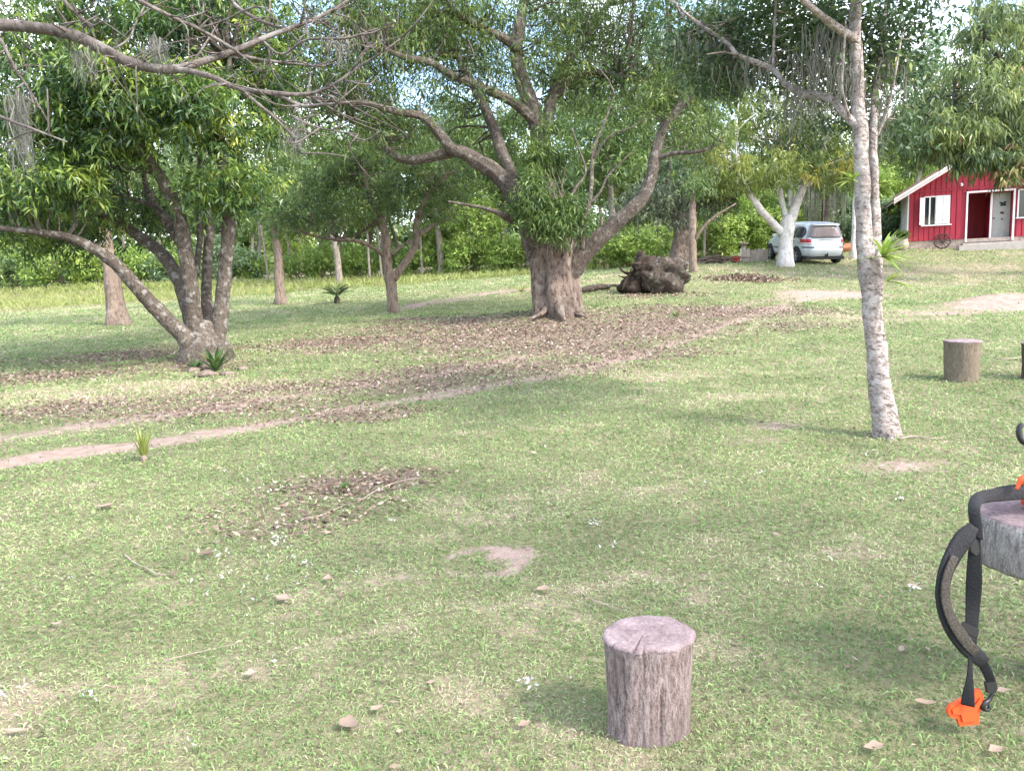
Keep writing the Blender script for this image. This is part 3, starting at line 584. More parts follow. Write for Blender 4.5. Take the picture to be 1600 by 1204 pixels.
# grey-green beard moss hanging in the slender tree
def moss_part(root, bp, D0, spots, seed):
    R = np.random.default_rng(seed); Vq = []; tq = []
    for (px, py, dd, rx, ln_px, k) in spots:
        for i in range(k):
            x = px + R.normal(0, rx); d = D0 + dd + R.normal(0, .12); p = P(x, py + R.normal(0, 8), d); ll = ln_px * d / F * R.uniform(.4, 1.1); w = .004 * R.uniform(.7, 1.8)
            seg = 4; a = R.random() * 6.28; s = np.array([math.cos(a), math.sin(a), 0]) * w; tt_ = np.clip(R.normal(.5, .25), 0, 1); off = R.normal(0, .02, (seg + 1, 3))
            for j in range(seg):
                q0 = p + np.array([0, 0, -ll * j / seg]) + off[j]; q1 = p + np.array([0, 0, -ll * (j + 1) / seg]) + off[j + 1]; k0 = 1 - j / seg * .8; k1 = 1 - (j + 1) / seg * .8
                Vq += [q0 - s * k0, q0 + s * k0, q1 + s * k1, q1 - s * k1]; tq += [tt_] * 4
    me = quads('hanging_moss', np.array(Vq) - bp, M['moss'], {'tint': np.array(tq)}); return tag(link('hanging_moss', me, root), 'grey beard moss hanging in strands', kind='stuff')
moss_part(slim_root, slim_bp, slim_D, [(1300, 50, .1, 22, 110, 110), (1240, 150, .35, 22, 70, 80), (1270, 90, .2, 26, 90, 90), (1390, 90, .3, 16, 90, 80), (1365, 160, .3, 14, 90, 60), (1180, 100, .6, 25, 60, 60), (1330, 110, -.05, 12, 90, 45), (1110, 60, .9, 30, 60, 55)], 3)

# leafless limb reaching in from a tree left of the view
R = np.random.default_rng(91)
bD = 6.2
bt = np.array([-6.6, 4.2, 0]); bt[2] = float(gz(bt[0], bt[1]))
br = empty('overhanging_tree', bt, 'tree out of view on the left whose bare grey limb arches across the top left', 'tree')
LB = [[(-100, 42, 0, 20), (0, 40, 0, 18), (60, 44, 0, 17), (110, 54, 0, 17), (160, 76, 0, 16), (200, 97, 0, 15), (240, 107, 0, 14), (275, 108, 0, 13), (320, 95, .1, 11), (370, 78, .2, 10), (420, 57, .3, 8), (460, 42, .4, 7), (500, 26, .5, 6), (545, 0, .6, 5), (590, -40, .7, 3)],
      [(270, 108, 0, 10), (300, 112, -.1, 9), (335, 122, -.2, 8.5), (370, 137, -.2, 8), (430, 146, -.3, 8), (480, 147, -.3, 6), (520, 133, -.4, 5), (560, 105, -.4, 4), (600, 80, -.5, 3), (640, 50, -.5, 2)],
      [(372, 138, -.2, 6), (410, 168, -.1, 5), (440, 195, 0, 4.5), (458, 215, 0, 4), (470, 240, 0, 2)],
      [(432, 146, -.3, 6), (470, 165, -.3, 6), (510, 163, -.4, 4), (560, 160, -.4, 3), (620, 170, -.5, 2)],
      [(470, 165, -.3, 4), (455, 180, -.3, 4), (500, 200, -.4, 3), (560, 210, -.5, 2)],
      [(360, 82, .2, 6), (400, 92, .3, 5), (460, 100, .4, 4), (510, 104, .5, 3)],
      [(450, 46, .4, 5), (420, 38, .5, 6), (380, 18, .6, 6), (350, -10, .6, 6)],
      [(408, 62, .3, 4), (440, 85, .2, 4), (480, 62, .1, 4), (540, 60, 0, 4), (590, 45, 0, 2.5)],
      [(140, 42, -.2, 6), (110, 12, -.3, 6), (80, -20, -.3, 6)],
      [(370, 80, .1, 5), (310, 45, 0, 6), (265, 25, -.1, 6), (215, 0, -.2, 7), (170, -20, -.2, 7)],
      [(300, 100, .1, 4), (320, 70, .2, 3), (345, 30, .3, 2)],
      [(170, 80, 0, 4), (200, 62, .1, 3), (215, 30, .2, 2)],
      [(310, 45, 0, 4), (350, 32, 0, 3), (395, 10, -.1, 2)],
      [(-60, 150, -.6, 5), (0, 182, -.7, 5), (60, 205, -.8, 4), (105, 222, -.8, 2)],
      [(470, 38, .4, 4), (475, 12, .3, 3), (480, -20, .2, 2)],
      [(0, 60, .5, 6), (25, 110, .6, 5), (45, 140, .7, 4), (75, 190, .8, 2.5)]]
skel = []
for i, lm in enumerate(LB):
    pts = [P(a, b_, bD + c) for a, b_, c, w in lm]; rad = [w * .5 * (bD + c) / F for a, b_, c, w in lm]
    if i == 0:
        pts = [bt + np.array([0, 0, -.1]), bt + np.array([.05, 0, 1.0]), bt + np.array([.4, .3, 2.2]), bt + np.array([1.2, 1.0, 2.75])] + pts; rad = [.24, .19, .14, .075] + rad
    mb = MB(); tube(mb, pts, rad, 10 if i < 2 else 7, 5, .10, .3 if i == 0 else 0, 700 + i); mb.build('trunk' if i == 0 else 'limb', M['bark_grey'], br, bt, True)
    sp = smooth_path(np.array(pts), 3); skel.append(sp[14:] if i == 0 else sp)
skel = np.concatenate(skel); mb = MB()
for k in range(110):                                    # dead side twigs
    s = skel[R.integers(len(skel))]
    if s[0] < -4.4: continue
    d = R.normal(size=3) * np.array([1, .6, .7]) + np.array([.5, 0, .1]); d /= np.linalg.norm(d); l = R.uniform(.15, .55)
    a = s + d * l * .5 + R.normal(0, .05, 3); e = s + d * l + R.normal(0, .1, 3); tube(mb, [s, a, e], [.008, .006, .002], 5, 3)
    if R.random() < .5: tube(mb, [a, a + (e - a) * .5 + R.normal(0, .08, 3), e + R.normal(0, .15, 3)], [.005, .004, .0015], 4, 2)
tag(mb.build('twigs', M['bark_grey'], br, bt, True), kind='stuff')
Vq = [];
moss_part(br, bt, bD, [(245, 70, .0, 9, 40, 90), (130, 80, .1, 12, 50, 50), (460, 205, 0, 8, 40, 50), (25, 150, .6, 12, 90, 80), (35, 220, .8, 12, 60, 50), (540, 60, .2, 15, 40, 50)], 8)
S, Cc, T = clumps([((-7.0, 4.0, 6.0), (2.2, 2.4, 1.2), 22, 20)], R, (.3, .5)); Vv, tn = leafset(S, 8, .12, .05, -.2, .6, .06, .15, R, T)
link('crown', quads('crown', Vv - bt, M['leaf_bg'], {'tint': tn}), br)
mb = MB(); tube(mb, [bt + np.array([.1, 0, 1.4]), bt + np.array([-.1, -.1, 3]), bt + np.array([-.4, -.2, 5.5])], [.15, .12, .05], 10, 5, .1); twigs(mb, Cc, np.array([bt + np.array([-.1, -.1, 3.0]), bt + np.array([-.25, -.15, 4.2]), bt + np.array([-.4, -.2, 5.5])]), R, .02)
mb.build('limb', M['bark_grey'], br, bt, True)

# whitewashed tree by the van
tree('whitewashed_tree', 'tree with a white-painted forked trunk standing in front of the silver van', (1226, 416),
    [[(1227, 415, 0, 26), (1227, 395, 0, 22), (1228, 370, 0, 21), (1231, 350, 0, 22), (1234, 338, 0, 18)],
     [(1222, 365, 0, 13), (1208, 350, -.2, 12), (1190, 330, -.4, 11), (1176, 310, -.5, 10), (1166, 295, -.6, 9), (1150, 265, -.8, 6)],
     [(1235, 345, 0, 16), (1243, 322, 0, 14), (1252, 302, 0, 12), (1260, 280, 0, 10), (1270, 245, 0, 7)],
     [(1229, 345, .1, 9), (1222, 315, .2, 8), (1217, 285, .3, 8), (1212, 245, .4, 5)],
     [(1236, 325, .2, 8), (1234, 290, .3, 7), (1232, 250, .4, 6)],
     [(1217, 305, .2, 5), (1205, 290, .1, 4), (1193, 275, 0, 3)],
     [(1256, 292, 0, 6), (1290, 275, .2, 4), (1318, 268, .3, 3)]],
    [(1100, 215, -.5, 50, 45, 2, 15, 20), (1165, 190, .4, 55, 40, 2, 16, 20), (1235, 215, .2, 55, 45, 2, 17, 20), (1300, 215, .6, 45, 50, 2, 14, 20), (1150, 265, -.8, 40, 28, 1.4, 9, 20), (1205, 262, -1, 35, 25, 1.2, 8, 18), (1275, 262, -.6, 40, 25, 1.4, 9, 18), (1325, 270, 0, 30, 25, 1.2, 7, 18), (1200, 140, .6, 100, 40, 2, 14, 18), (1110, 275, -.6, 25, 20, 1, 5, 18), (1300, 140, .6, 60, 40, 2, 10, 18)],
    dict(per=8, Ln=.22, Wd=.05, el_mu=-.7, el_sd=.4, spread=.12, droop=.3), M['leaf_yellow'], M['whitewash'], M['whitewash'], seed=51, rc=(.5, .95), twig_r=.02)

# dark gnarled tree behind the fallen log
tree('gnarled_tree', 'dark gnarled tree with a short thick brown trunk beyond the fallen log', (1064, 416),
    [[(1064, 415, 0, 34), (1064, 395, 0, 27), (1066, 370, 0, 26), (1068, 350, 0, 30), (1066, 335, 0, 24)],
     [(1060, 345, 0, 14), (1040, 325, 0, 12), (1015, 312, -.3, 9), (985, 318, -.6, 5)],
     [(1070, 342, 0, 14), (1090, 322, .2, 11), (1120, 308, .4, 8), (1150, 312, .5, 5)],
     [(1066, 338, .2, 12), (1062, 312, .3, 10), (1055, 285, .4, 6)]],
    [(1010, 312, -.4, 40, 22, 1.4, 13, 20), (1065, 295, .2, 50, 25, 1.6, 15, 20), (1120, 310, .4, 38, 22, 1.4, 12, 20), (1040, 338, -.8, 30, 14, .8, 6, 18), (980, 330, -.8, 22, 18, .8, 5, 18)],
    dict(per=8, Ln=.18, Wd=.045, el_mu=-.6, el_sd=.5, spread=.1, droop=.25), M['leaf_grey'], M['bark_mango'], M['bark_dark'], seed=61, rc=(.45, .8), twig_r=.02)
tree('thin_trunk_tree', 'thin grey-brown trunk just in front of the dark gnarled tree', (1084, 425),
    [[(1084, 424, 0, 13), (1083, 400, 0, 11), (1082, 370, 0, 11), (1082, 335, 0, 10), (1083, 300, 0, 7)], [(1084, 380, 0, 5), (1095, 360, -.2, 5), (1115, 340, -.3, 4), (1150, 318, -.4, 2)]],
    [(1085, 285, 0, 30, 20, 1, 6, 16)], dict(per=8, Ln=.16, Wd=.045, el_mu=-.5, el_sd=.5, spread=.1, droop=.25), M['leaf_bg'], M['bark_brown'], seed=62, twig_r=.015)

# leafy tree beside the house, its trunk out of view to the right
tree('leafy_tree', 'leafy drooping yellow-green tree overhanging the red house at the right edge', (1690, 404),
    [[(1690, 402, 0, 34), (1688, 350, 0, 28), (1680, 290, -.2, 24), (1660, 230, -.4, 20)],
     [(1675, 260, -.2, 14), (1620, 232, -.8, 11), (1560, 215, -1.2, 9), (1510, 205, -1.5, 7), (1470, 190, -1.7, 5), (1420, 165, -1.9, 3)],
     [(1660, 235, -.3, 14), (1610, 150, -.6, 11), (1560, 90, -.8, 8), (1530, 40, -1, 5)],
     [(1660, 230, -.3, 16), (1650, 130, 0, 12), (1640, 30, .3, 8)],
     [(1540, 212, -1.3, 6), (1500, 190, -1.6, 5), (1490, 150, -1.7, 4), (1500, 100, -1.8, 3)]],
    [(1445, 205, -1.8, 35, 32, 1.2, 13, 20), (1500, 150, -1.6, 45, 40, 1.5, 15, 20), (1500, 205, -1.8, 50, 22, 1.2, 14, 20), (1560, 180, -1.4, 50, 45, 1.6, 18, 20), (1570, 100, -.8, 55, 60, 2, 20, 20), (1545, 30, -.6, 40, 40, 1.6, 11, 20), (1620, 50, 0, 60, 70, 2, 20, 18), (1590, 248, -1.6, 30, 20, 1, 8, 20), (1640, 200, 0, 60, 70, 2, 16, 18),
     (1462, 222, -1.9, 28, 14, .8, 6, 18), (1430, 180, -1.6, 25, 25, 1, 5, 18), (1530, 232, -1.6, 45, 12, .8, 8, 20), (1585, 262, -1.6, 30, 12, .8, 5, 20), (1505, 246, -1.7, 20, 8, .6, 3, 18)],
    dict(per=9, Ln=.24, Wd=.055, el_mu=-.75, el_sd=.4, spread=.12, droop=.35), M['leaf_right'], M['bark_brown'], M['bark_dark'], seed=71, rc=(.45, .85), twig_r=.022, D=25.5)

# single trunks on the far side of the lawn
tree('straight_tree', 'stout reddish-brown straight trunk behind the leaning stem on the left', (184, 508),
    [[(185, 507, 0, 34), (180, 475, 0, 25), (175, 440, 0, 24), (170, 410, 0, 23), (163, 370, 0, 21), (152, 310, 0, 18), (140, 240, 0, 14)], [(160, 350, 0, 9), (190, 310, .3, 7), (215, 260, .5, 4)]],
    [(140, 240, .4, 90, 50, 2.4, 16, 18), (60, 290, .8, 60, 35, 2, 9, 18), (230, 270, .5, 50, 30, 1.6, 8, 18)], dict(per=8, Ln=.2, Wd=.05, el_mu=-.5, el_sd=.5, spread=.12, droop=.25), M['leaf_bg'], M['bark_brown'], seed=81, rc=(.5, .9), twig_r=.02)
tree('straight_tree', 'slim straight brown trunk standing alone behind the left lawn', (438, 476),
    [[(439, 475, 0, 19), (438, 455, 0, 15), (436, 425, 0, 14), (433, 390, 0, 13), (428, 340, 0, 12), (422, 280, 0, 10), (415, 210, 0, 7)], [(430, 350, 0, 5), (450, 320, .3, 4), (470, 300, .4, 3)]],
    [(430, 310, -.2, 45, 40, 1.6, 13, 20), (400, 250, 0, 50, 40, 1.8, 12, 20), (460, 240, .3, 45, 45, 1.8, 12, 20), (440, 180, 0, 45, 40, 1.6, 9, 18), (480, 330, -.3, 25, 25, 1, 5, 18)], dict(per=8, Ln=.2, Wd=.055, el_mu=-.4, el_sd=.5, spread=.12, droop=.2), M['leaf_bg'], M['bark_brown'], seed=82, rc=(.5, .9), twig_r=.02)
tree('post_trunk', 'short white-painted trunk to the right of the silver van', (1335, 404),
    [[(1335, 403, 0, 12), (1334, 385, 0, 9), (1335, 360, 0, 8), (1336, 320, 0, 7), (1338, 280, 0, 5)]],
    [(1340, 250, 0, 40, 30, 1.6, 8, 16)], dict(per=8, Ln=.2, Wd=.055, el_mu=-.4, el_sd=.5, spread=.12, droop=.2), M['leaf_yellow'], M['whitewash'], seed=83, rc=(.5, .9))

# ------------------------------------------------------------------ woodland behind
def copy_tree(o, parent=None):
    c = o.copy(); col.objects.link(c); c.parent = parent
    for ch in o.children: copy_tree(ch, c)
    return c
def proto_tree(name, seed, h, blobs, lmat, bmat, leaf, trunk_r=.16, bend=.3, rc=(.55, 1.0), limbs=5):
    R = np.random.default_rng(seed); root = empty(name, (0, 0, 0)); mb = MB()
    pts = [(0, 0, -.3), (R.normal(0, .1) * bend, 0, h * .2), (R.normal(0, .5) * bend, R.normal(0, .5) * bend, h * .5), (R.normal(0, 1) * bend, R.normal(0, 1) * bend, h * .9)]
    tube(mb, pts, [trunk_r * 1.2, trunk_r, trunk_r * .75, trunk_r * .3], 10, 6, .1, .3, seed); mb.build('trunk', bmat, root, (0, 0, 0), True)
    S, Cc, T = clumps(blobs, R, rc); sk = smooth_path(np.array(pts), 6)[8:]
    mb = MB(); twigs(mb, Cc, sk, R, .022); mb.build('limb', bmat, root, (0, 0, 0), True)
    Vv, tn = leafset(S, R=R, tint_c=T, **leaf); link('crown', quads('crown', Vv, lmat, {'tint': tn}), root); return root
LBG = dict(per=8, Ln=.27, Wd=.09, el_mu=-.35, el_sd=.55, spread=.18, droop=.2)
def B(*a): return [((x, y, z), (rx, ry, rz), k, s) for x, y, z, rx, ry, rz, k, s in a]
protos = [
    (proto_tree('wood_tree', 101, 8.5, B((0, 0, 6.5, 2.6, 2.4, 2.0, 40, 17), (1.2, 0, 4.2, 1.8, 1.6, 1.2, 14, 15), (-1.3, .3, 4.6, 1.6, 1.6, 1.2, 12, 15)), M['leaf_bg'], M['bark_pole'], LBG), 'mid-green round-crowned tree', 'round green trees of the wood'),
    (proto_tree('wood_tree', 102, 10, B((0, 0, 8, 1.8, 1.8, 2.2, 30, 17), (.4, 0, 5, 1.4, 1.4, 1.4, 12, 15)), M['leaf_blue'], M['bark_pole'], LBG, .11, .5), 'tall thin blue-green tree', 'tall blue-green trees of the wood'),
    (proto_tree('wood_tree', 103, 7, B((0, 0, 4.5, 2.4, 2.2, 2.4, 46, 17), (-.8, .3, 2.6, 1.8, 1.6, 1.3, 14, 16)), M['leaf_bright'], M['bark_brown'], LBG, .12, .4), 'bright yellow-green tree', 'sunlit trees of the wood'),
    (proto_tree('wood_tree', 104, 9, B((0, 0, 6.2, 2.4, 2.4, 2.6, 46, 18)), M['leaf_grey'], M['bark_pole'], LBG, .14, .6), 'dull grey-green tree', 'grey-green trees of the wood')]
protos = [p for p in protos]
LBU = dict(per=8, Ln=.2, Wd=.075, el_mu=-.1, el_sd=.6, spread=.14, droop=.15)
bproto = [
    (proto_tree('bush', 111, 1.6, B((0, 0, 1.2, 1.6, 1.3, 1.0, 34, 15)), M['leaf_bright'], M['bark_brown'], LBU, .05, .3, (.3, .6)), 'light green rounded bush', 'light green bushes'),
    (proto_tree('bush', 112, 1.8, B((0, 0, 1.3, 1.8, 1.4, 1.2, 38, 15)), M['leaf_blue'], M['bark_brown'], LBU, .05, .3, (.3, .6)), 'blue-green rounded bush', 'blue-green bushes'),
    (proto_tree('bush', 113, 1.8, B((0, 0, 1.2, 1.7, 1.4, 1.1, 36, 15)), M['leaf_bg'], M['bark_brown'], LBU, .05, .3, (.3, .6)), 'dark green rounded bush', 'dark green bushes')]
used = set(); seen = {}
MARKS = [(-120, 'beyond the left edge'), (40, 'at the left edge'), (184, 'behind the stout reddish trunk'), (318, 'behind the multi-stemmed tree'), (438, 'behind the lone slim trunk'), (535, 'behind the small cycad'), (615, 'behind the small forked tree'), (720, 'just left of the big middle tree'), (870, 'behind the big middle tree'),
         (960, 'right of the big trunk'), (1064, 'behind the gnarled tree'), (1150, 'behind the plank fence'), (1226, 'behind the white-painted tree'), (1290, 'behind the silver van'), (1365, 'behind the slender tree'), (1430, 'left of the red house'), (1530, 'behind the red house'), (1750, 'beyond the right edge')]
ORD = ['', ', second there', ', third there', ', fourth there', ', fifth there', ', sixth there']
def place(pr, px, d, s, sz=None, cat='tree', row=''):
    root, lb, gr = pr
    o = root if id(root) not in used else copy_tree(root); used.add(id(root))
    q = P(px, 440, d); z = float(gz(q[0], q[1])); o.location = (q[0], q[1], z - .05)
    o.rotation_euler = (0, 0, random.uniform(0, 6.28)); o.scale = (s, s, sz or s)
    where = min(MARKS, key=lambda m_: abs(m_[0] - px))[1]; key = (gr, row, where); k = seen.get(key, 0); seen[key] = k + 1
    tag(o, ' '.join((lb, row, where)).replace('  ', ' ') + ORD[min(k, 5)], cat, gr); return o
random.seed(4)
for i, px in enumerate(range(-220, 1840, 62)):
    k = random.choice([0, 0, 1, 3, 1, 2]); place(protos[k], px + random.uniform(-25, 25), random.uniform(46, 56), random.uniform(.8, 1.1), random.uniform(.85, 1.1), row='in the wood')
for i, px in enumerate(range(-260, 1880, 84)):
    k = random.choice([0, 1, 3, 3]); place(protos[k], px + random.uniform(-30, 30), random.uniform(60, 72), random.uniform(1.0, 1.3), row='deep in the wood')
for px, d, s, k in [(745, 41, .72, 2), (690, 42, .55, 2), (60, 44, .5, 2), (1130, 38, .62, 2), (1170, 40, .6, 2), (1395, 44, .95, 2), (1440, 47, 1.0, 2), (1350, 42, .7, 2), (530, 39, 1.0, 0), (690, 41, 1.05, 0), (960, 39, 1.15, 0), (1030, 42, 1.1, 1), (600, 43, 1.0, 1), (790, 44, 1.15, 0), (900, 45, 1.15, 1), (1110, 44, 1.2, 1), (340, 44, 1.0, 0), (1420, 42, 1.1, 1)]:
    place(protos[k], px, d, s, row='at the wood edge')
for px, d, s, k in [(20, 43, 1.0, 2), (-60, 43, 1.1, 1), (95, 42, 1.1, 0), (55, 44, 1.0, 1), (190, 43, 1.0, 0), (265, 43, .9, 1), (150, 43, 1.1, 0), (230, 43, 1.1, 0), (300, 43, 1.1, 0), (350, 43, 1.1, 1), (395, 44, .9, 0), (470, 43, .8, 0), (520, 43, 1.0, 0), (570, 43, .9, 0), (640, 43, .8, 0), (690, 42, .8, 0), (730, 41, .9, 0), (785, 41, .9, 0), (820, 41, .9, 0), (945, 38, .8, 0), (990, 37, .9, 0), (1020, 38, .9, 0),
                    (1110, 36, 1.0, 0), (1150, 37, 1.1, 0), (1185, 38, 1.1, 0), (1210, 38, 1.0, 0), (1240, 40, 1.2, 2), (1290, 41, 1.2, 1), (1335, 41, 1.0, 2), (1380, 39, .9, 1), (1405, 41, 1.1, 0), (1450, 44, 1.3, 2), (-140, 43, 1.2, 2), (-220, 42, 1.2, 1), (1700, 42, 1.4, 2), (1780, 42, 1.4, 2)]:
    place(bproto[k], px, d, s, cat='bush')
# pale bare poles of saplings at the wood's edge
pole = None
for px, d, h, top in [(578, 40, 5.5, .1), (597, 40.5, 6, -.2), (502, 43, 5, .2), (420, 42, 5.5, -.3), (410, 44, 6, .1), (455, 43, 5, .0), (535, 44, 6, .2), (660, 41, 4.5, .1), (835, 41, 5, -.2), (1100, 35, 2.2, .1)]:
    q = P(px, 440, d); z = float(gz(q[0], q[1])); wh_ = min(MARKS, key=lambda m_: abs(m_[0] - px))[1]; kk_ = seen.get(('s', wh_), 0); seen[('s', wh_)] = kk_ + 1; e = empty('sapling', (q[0], q[1], z), 'thin pale sapling pole at the wood edge ' + wh_ + ORD[kk_], 'sapling', 'thin sapling poles')
    mb = MB(); tube(mb, [(0, 0, -.2), (top * .3, 0, h * .4), (top, 0, h * .75), (top * 1.6, .1, h)], [.065, .055, .045, .02], 8, 4, .05); mb.build('trunk', M['bark_pole'], e, (0, 0, 0), True)
    R = np.random.default_rng(int(px)); S, Cc, T = clumps([((top * 1.5, .1, h), (.7, .7, .6), 7, 10)], R, (.3, .5)); Vv, tn = leafset(S, 7, .2, .06, -.3, .5, .12, .2, R, T)
    link('crown', quads('crown', Vv, M['leaf_bg'], {'tint': tn}), e)
# hanging beard moss curtain behind the van
R = np.random.default_rng(15); q = P(1290, 300, 37); Vq = []; tq = []
for i in range(130):
    x = R.choice([1265, 1278, 1292, 1305, 1318]) + R.normal(0, 6); p = P(x, 288 + R.normal(0, 8), 37 + R.normal(0, .4)); ll = R.uniform(.8, 2.2); s = np.array([.016, 0, 0]) * R.uniform(.5, 1.5)
    Vq += [p - s, p + s, p + s * .3 - np.array([0, 0, ll]), p - s * .3 - np.array([0, 0, ll])]; tq += [R.uniform(.4, 1)] * 4
mb = MB(); bs = np.array([q[0], q[1], float(gz(q[0], q[1]))])
e = empty('mossy_tree', bs, 'tree behind the van hung with long pale beard moss', 'tree')
tube(mb, [bs - [0, 0, .2], bs + [0, 0, 2], P(1285, 290, 37), P(1250, 250, 37)], [.22, .18, .12, .05], 10, 5, .1); tube(mb, [P(1250, 292, 37), P(1290, 286, 37), P(1330, 290, 37)], [.04, .07, .04], 8, 4)
mb.build('trunk', M['bark_limb'], e, bs, True); tag(link('hanging_moss', quads('hanging_moss', np.array(Vq) - bs, M['moss'], {'tint': np.array(tq)}), e), kind='stuff')
S, Cc, T = clumps([(P(1290, 265, 37), (2.2, 1.6, 1.0), 22, 16)], R, (.5, .9)); Vv, tn = leafset(S, R=R, tint_c=T, **LBG); link('crown', quads('crown', Vv - bs, M['leaf_bg'], {'tint': tn}), e)
# far wood as one mass
R = np.random.default_rng(16); bl = []
for x in np.arange(-75, 80, 6.0):
    bl.append(((x, 84 + R.normal(0, 2), 5.0 + R.normal(0, .8)), (4.5, 2, 5.0), 40, 16))
for x in np.arange(-70, 75, 4.5): bl.append(((x, 76 + R.normal(0, 1), 2.6), (3.5, 1.5, 1.8), 30, 16))
S, Cc, T = clumps(bl, R, (1.0, 1.9)); Vv, tn = leafset(S, 3, .85, .42, -.2, .6, .5, .2, R, T)
tag(link('far_wood', quads('far_wood', Vv, M['leaf_bg'], {'tint': tn})), 'distant wood closing the view behind the nearer trees', 'wood', kind='stuff')

# ------------------------------------------------------------------ lawn grass, tall grass, leaf litter, petals
R = np.random.default_rng(21)
def polar(nn, r0, r1, ex, a=.80):
    u = R.random(nn); e = ex + 1; r = (r0 ** e + u * (r1 ** e - r0 ** e)) ** (1 / e); th = R.uniform(-a, a, nn); return r * np.sin(th), r * np.cos(th), r
x, y, r = polar(520000, 1.3, 40, -.72)
d_, l_, y_ = masks(x, y)
keep = (R.random(len(x)) > np.clip((d_ - .25) * 2.2, 0, .985)) & (R.random(len(x)) > np.clip((l_ - .3) * 1.6, 0, .88)); x, y, r, y_, = x[keep], y[keep], r[keep], y_[keep]
C = np.column_stack([x, y, gz(x, y) - .004]); tint = np.clip(.28 + .16 * np.clip((y - 15) / 12, 0, 1) + .62 * y_ + (fbm(x * 2.2, y * 2.2, n1) - .5) * .7, 0, 1)  # blades tinted paler with distance, sunlight on the far lawn put into colour
sc = (r / 3.0) ** .45
Vv, tn = leafset(C, 1, .035 * sc, .0046 * sc ** 1.9, .38, .40, .0, .25, R, tint, .20, .9, .5, .12)
x2, y2, r2 = polar(2600, 1.5, 26, -.35); d2_, l2_, q2_ = masks(x2, y2); kp2 = (d2_ < .35) & (fbm(x2 * 1.3, y2 * 1.3, n3) > .46); x2, y2 = x2[kp2], y2[kp2]
V2, t2 = leafset(np.column_stack([x2, y2, gz(x2, y2) - .004]), 12, .046, .0062, .55, .4, .03, .3, R, np.clip(.12 + R.random(len(x2)) * .35, 0, 1), .1, .9, .5, .1)
Vv = np.concatenate([Vv, V2]); tn = np.concatenate([tn, t2])
g = link('grass', quads('grass', Vv, M['grass'], {'tint': tn})); tag(g, 'short mown lawn grass with dry patches', 'grass', kind='stuff')
# unmown grass at the edge of the wood
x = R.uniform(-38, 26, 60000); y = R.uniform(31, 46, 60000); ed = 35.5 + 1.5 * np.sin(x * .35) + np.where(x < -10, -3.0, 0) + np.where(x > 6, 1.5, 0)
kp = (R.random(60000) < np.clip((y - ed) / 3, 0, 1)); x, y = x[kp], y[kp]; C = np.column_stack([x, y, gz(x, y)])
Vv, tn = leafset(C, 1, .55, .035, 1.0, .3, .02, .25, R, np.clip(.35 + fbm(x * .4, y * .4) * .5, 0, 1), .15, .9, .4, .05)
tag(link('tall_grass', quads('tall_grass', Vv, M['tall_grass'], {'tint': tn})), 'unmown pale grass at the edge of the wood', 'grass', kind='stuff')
# leaf litter
x, y, r = polar(430000, 2.2, 32, -.30)
d_, l_, y_ = masks(x, y); kp = R.random(len(x)) < np.clip((l_ - .18) * 1.5, .003, .95) * .75; x, y, r = x[kp], y[kp], r[kp]
C = np.column_stack([x, y, gz(x, y) + .012 + R.random(len(x)) * .02])
Vv, tn = leafset(C, 1, (.032 + .0020 * r) * R.uniform(.6, 1.4, len(r)), .015 + .0009 * r, .05, .36, .0, .1, R, np.full(len(x), .5), .28, .5, .45, -.08)
tag(link('leaf_litter', quads('leaf_litter', Vv, M['litter'], {'tint': tn})), 'brown fallen leaves strewn under the trees', 'leaf litter', kind='stuff')
# pale fluff and petals lying in the grass
pts = []
for px, py, sd, k in [(435, 855, 14, 14), (350, 872, 6, 6), (360, 905, 10, 4), (480, 890, 12, 4), (300, 930, 60, 5), (820, 1080, 6, 7), (960, 860, 3, 4), (615, 820, 3, 5), (925, 825, 4, 6), (1190, 745, 2, 4), (1407, 785, 3, 6), (110, 910, 6, 6), (140, 1100, 10, 5), (5, 1100, 4, 4), (420, 930, 40, 8), (1430, 928, 5, 5), (400, 750, 30, 10), (880, 700, 200, 12), (300, 1000, 200, 10), (1360, 715, 10, 6), (930, 900, 250, 8)]:
    for i in range(k):
        p, d = hit(px + R.normal(0, sd), min(1300, max(560, py + R.normal(0, sd * .5)))); pts.append(p + [0, 0, .03])
Vv, tn = leafset(np.array(pts), 2, .022, .010, .2, .5, .008, .1, R)
tag(link('petals', quads('petals', Vv, M['petal'], {'tint': tn})), 'small white petals and fluff scattered in the grass', 'petals', kind='stuff')
# ------------------------------------------------------------------ the red house
A_H = math.radians(-22); hc = P(1417, 389, 34.5); hc[2] = float(gz(hc[0], hc[1]))
house = empty('wooden_house', hc, 'small red board-clad gabled house with white shutters on the right', 'house'); house.rotation_euler = (0, 0, A_H)
ca, sa = math.cos(A_H), math.sin(A_H)
def HL(x, y, z): return hc + np.array([x * ca - y * sa, x * sa + y * ca, z])
HW, EV, PK, DP = 4.9, 2.42, 3.9, 5.0
def hb(name, x0, x1, y0, y1, z0, z1, mat, parent=house):
    return MB().box(((x0 + x1) / 2, (y0 + y1) / 2, (z0 + z1) / 2), (x1 - x0, y1 - y0, z1 - z0)).build(name, M[mat], parent)
hb('foundation', .03, HW - .03, .03, DP, -.7, .32, 'foundation')
mb = MB()                                            # sheathing behind the boards, with its openings
for x0, x1, z0, z1 in [(0, .61, .32, EV), (.61, 1.61, .32, 1.0), (.61, 1.61, 2.2, EV), (1.61, 2.3, .32, EV), (2.3, 3.98, 2.22, EV), (3.98, 4.14, .32, EV), (4.14, 4.5, .32, 1.1), (4.14, 4.5, 2.25, EV), (4.5, HW, .32, EV)]:
    mb.box(((x0 + x1) / 2, .07, (z0 + z1) / 2), (x1 - x0, .10, z1 - z0))
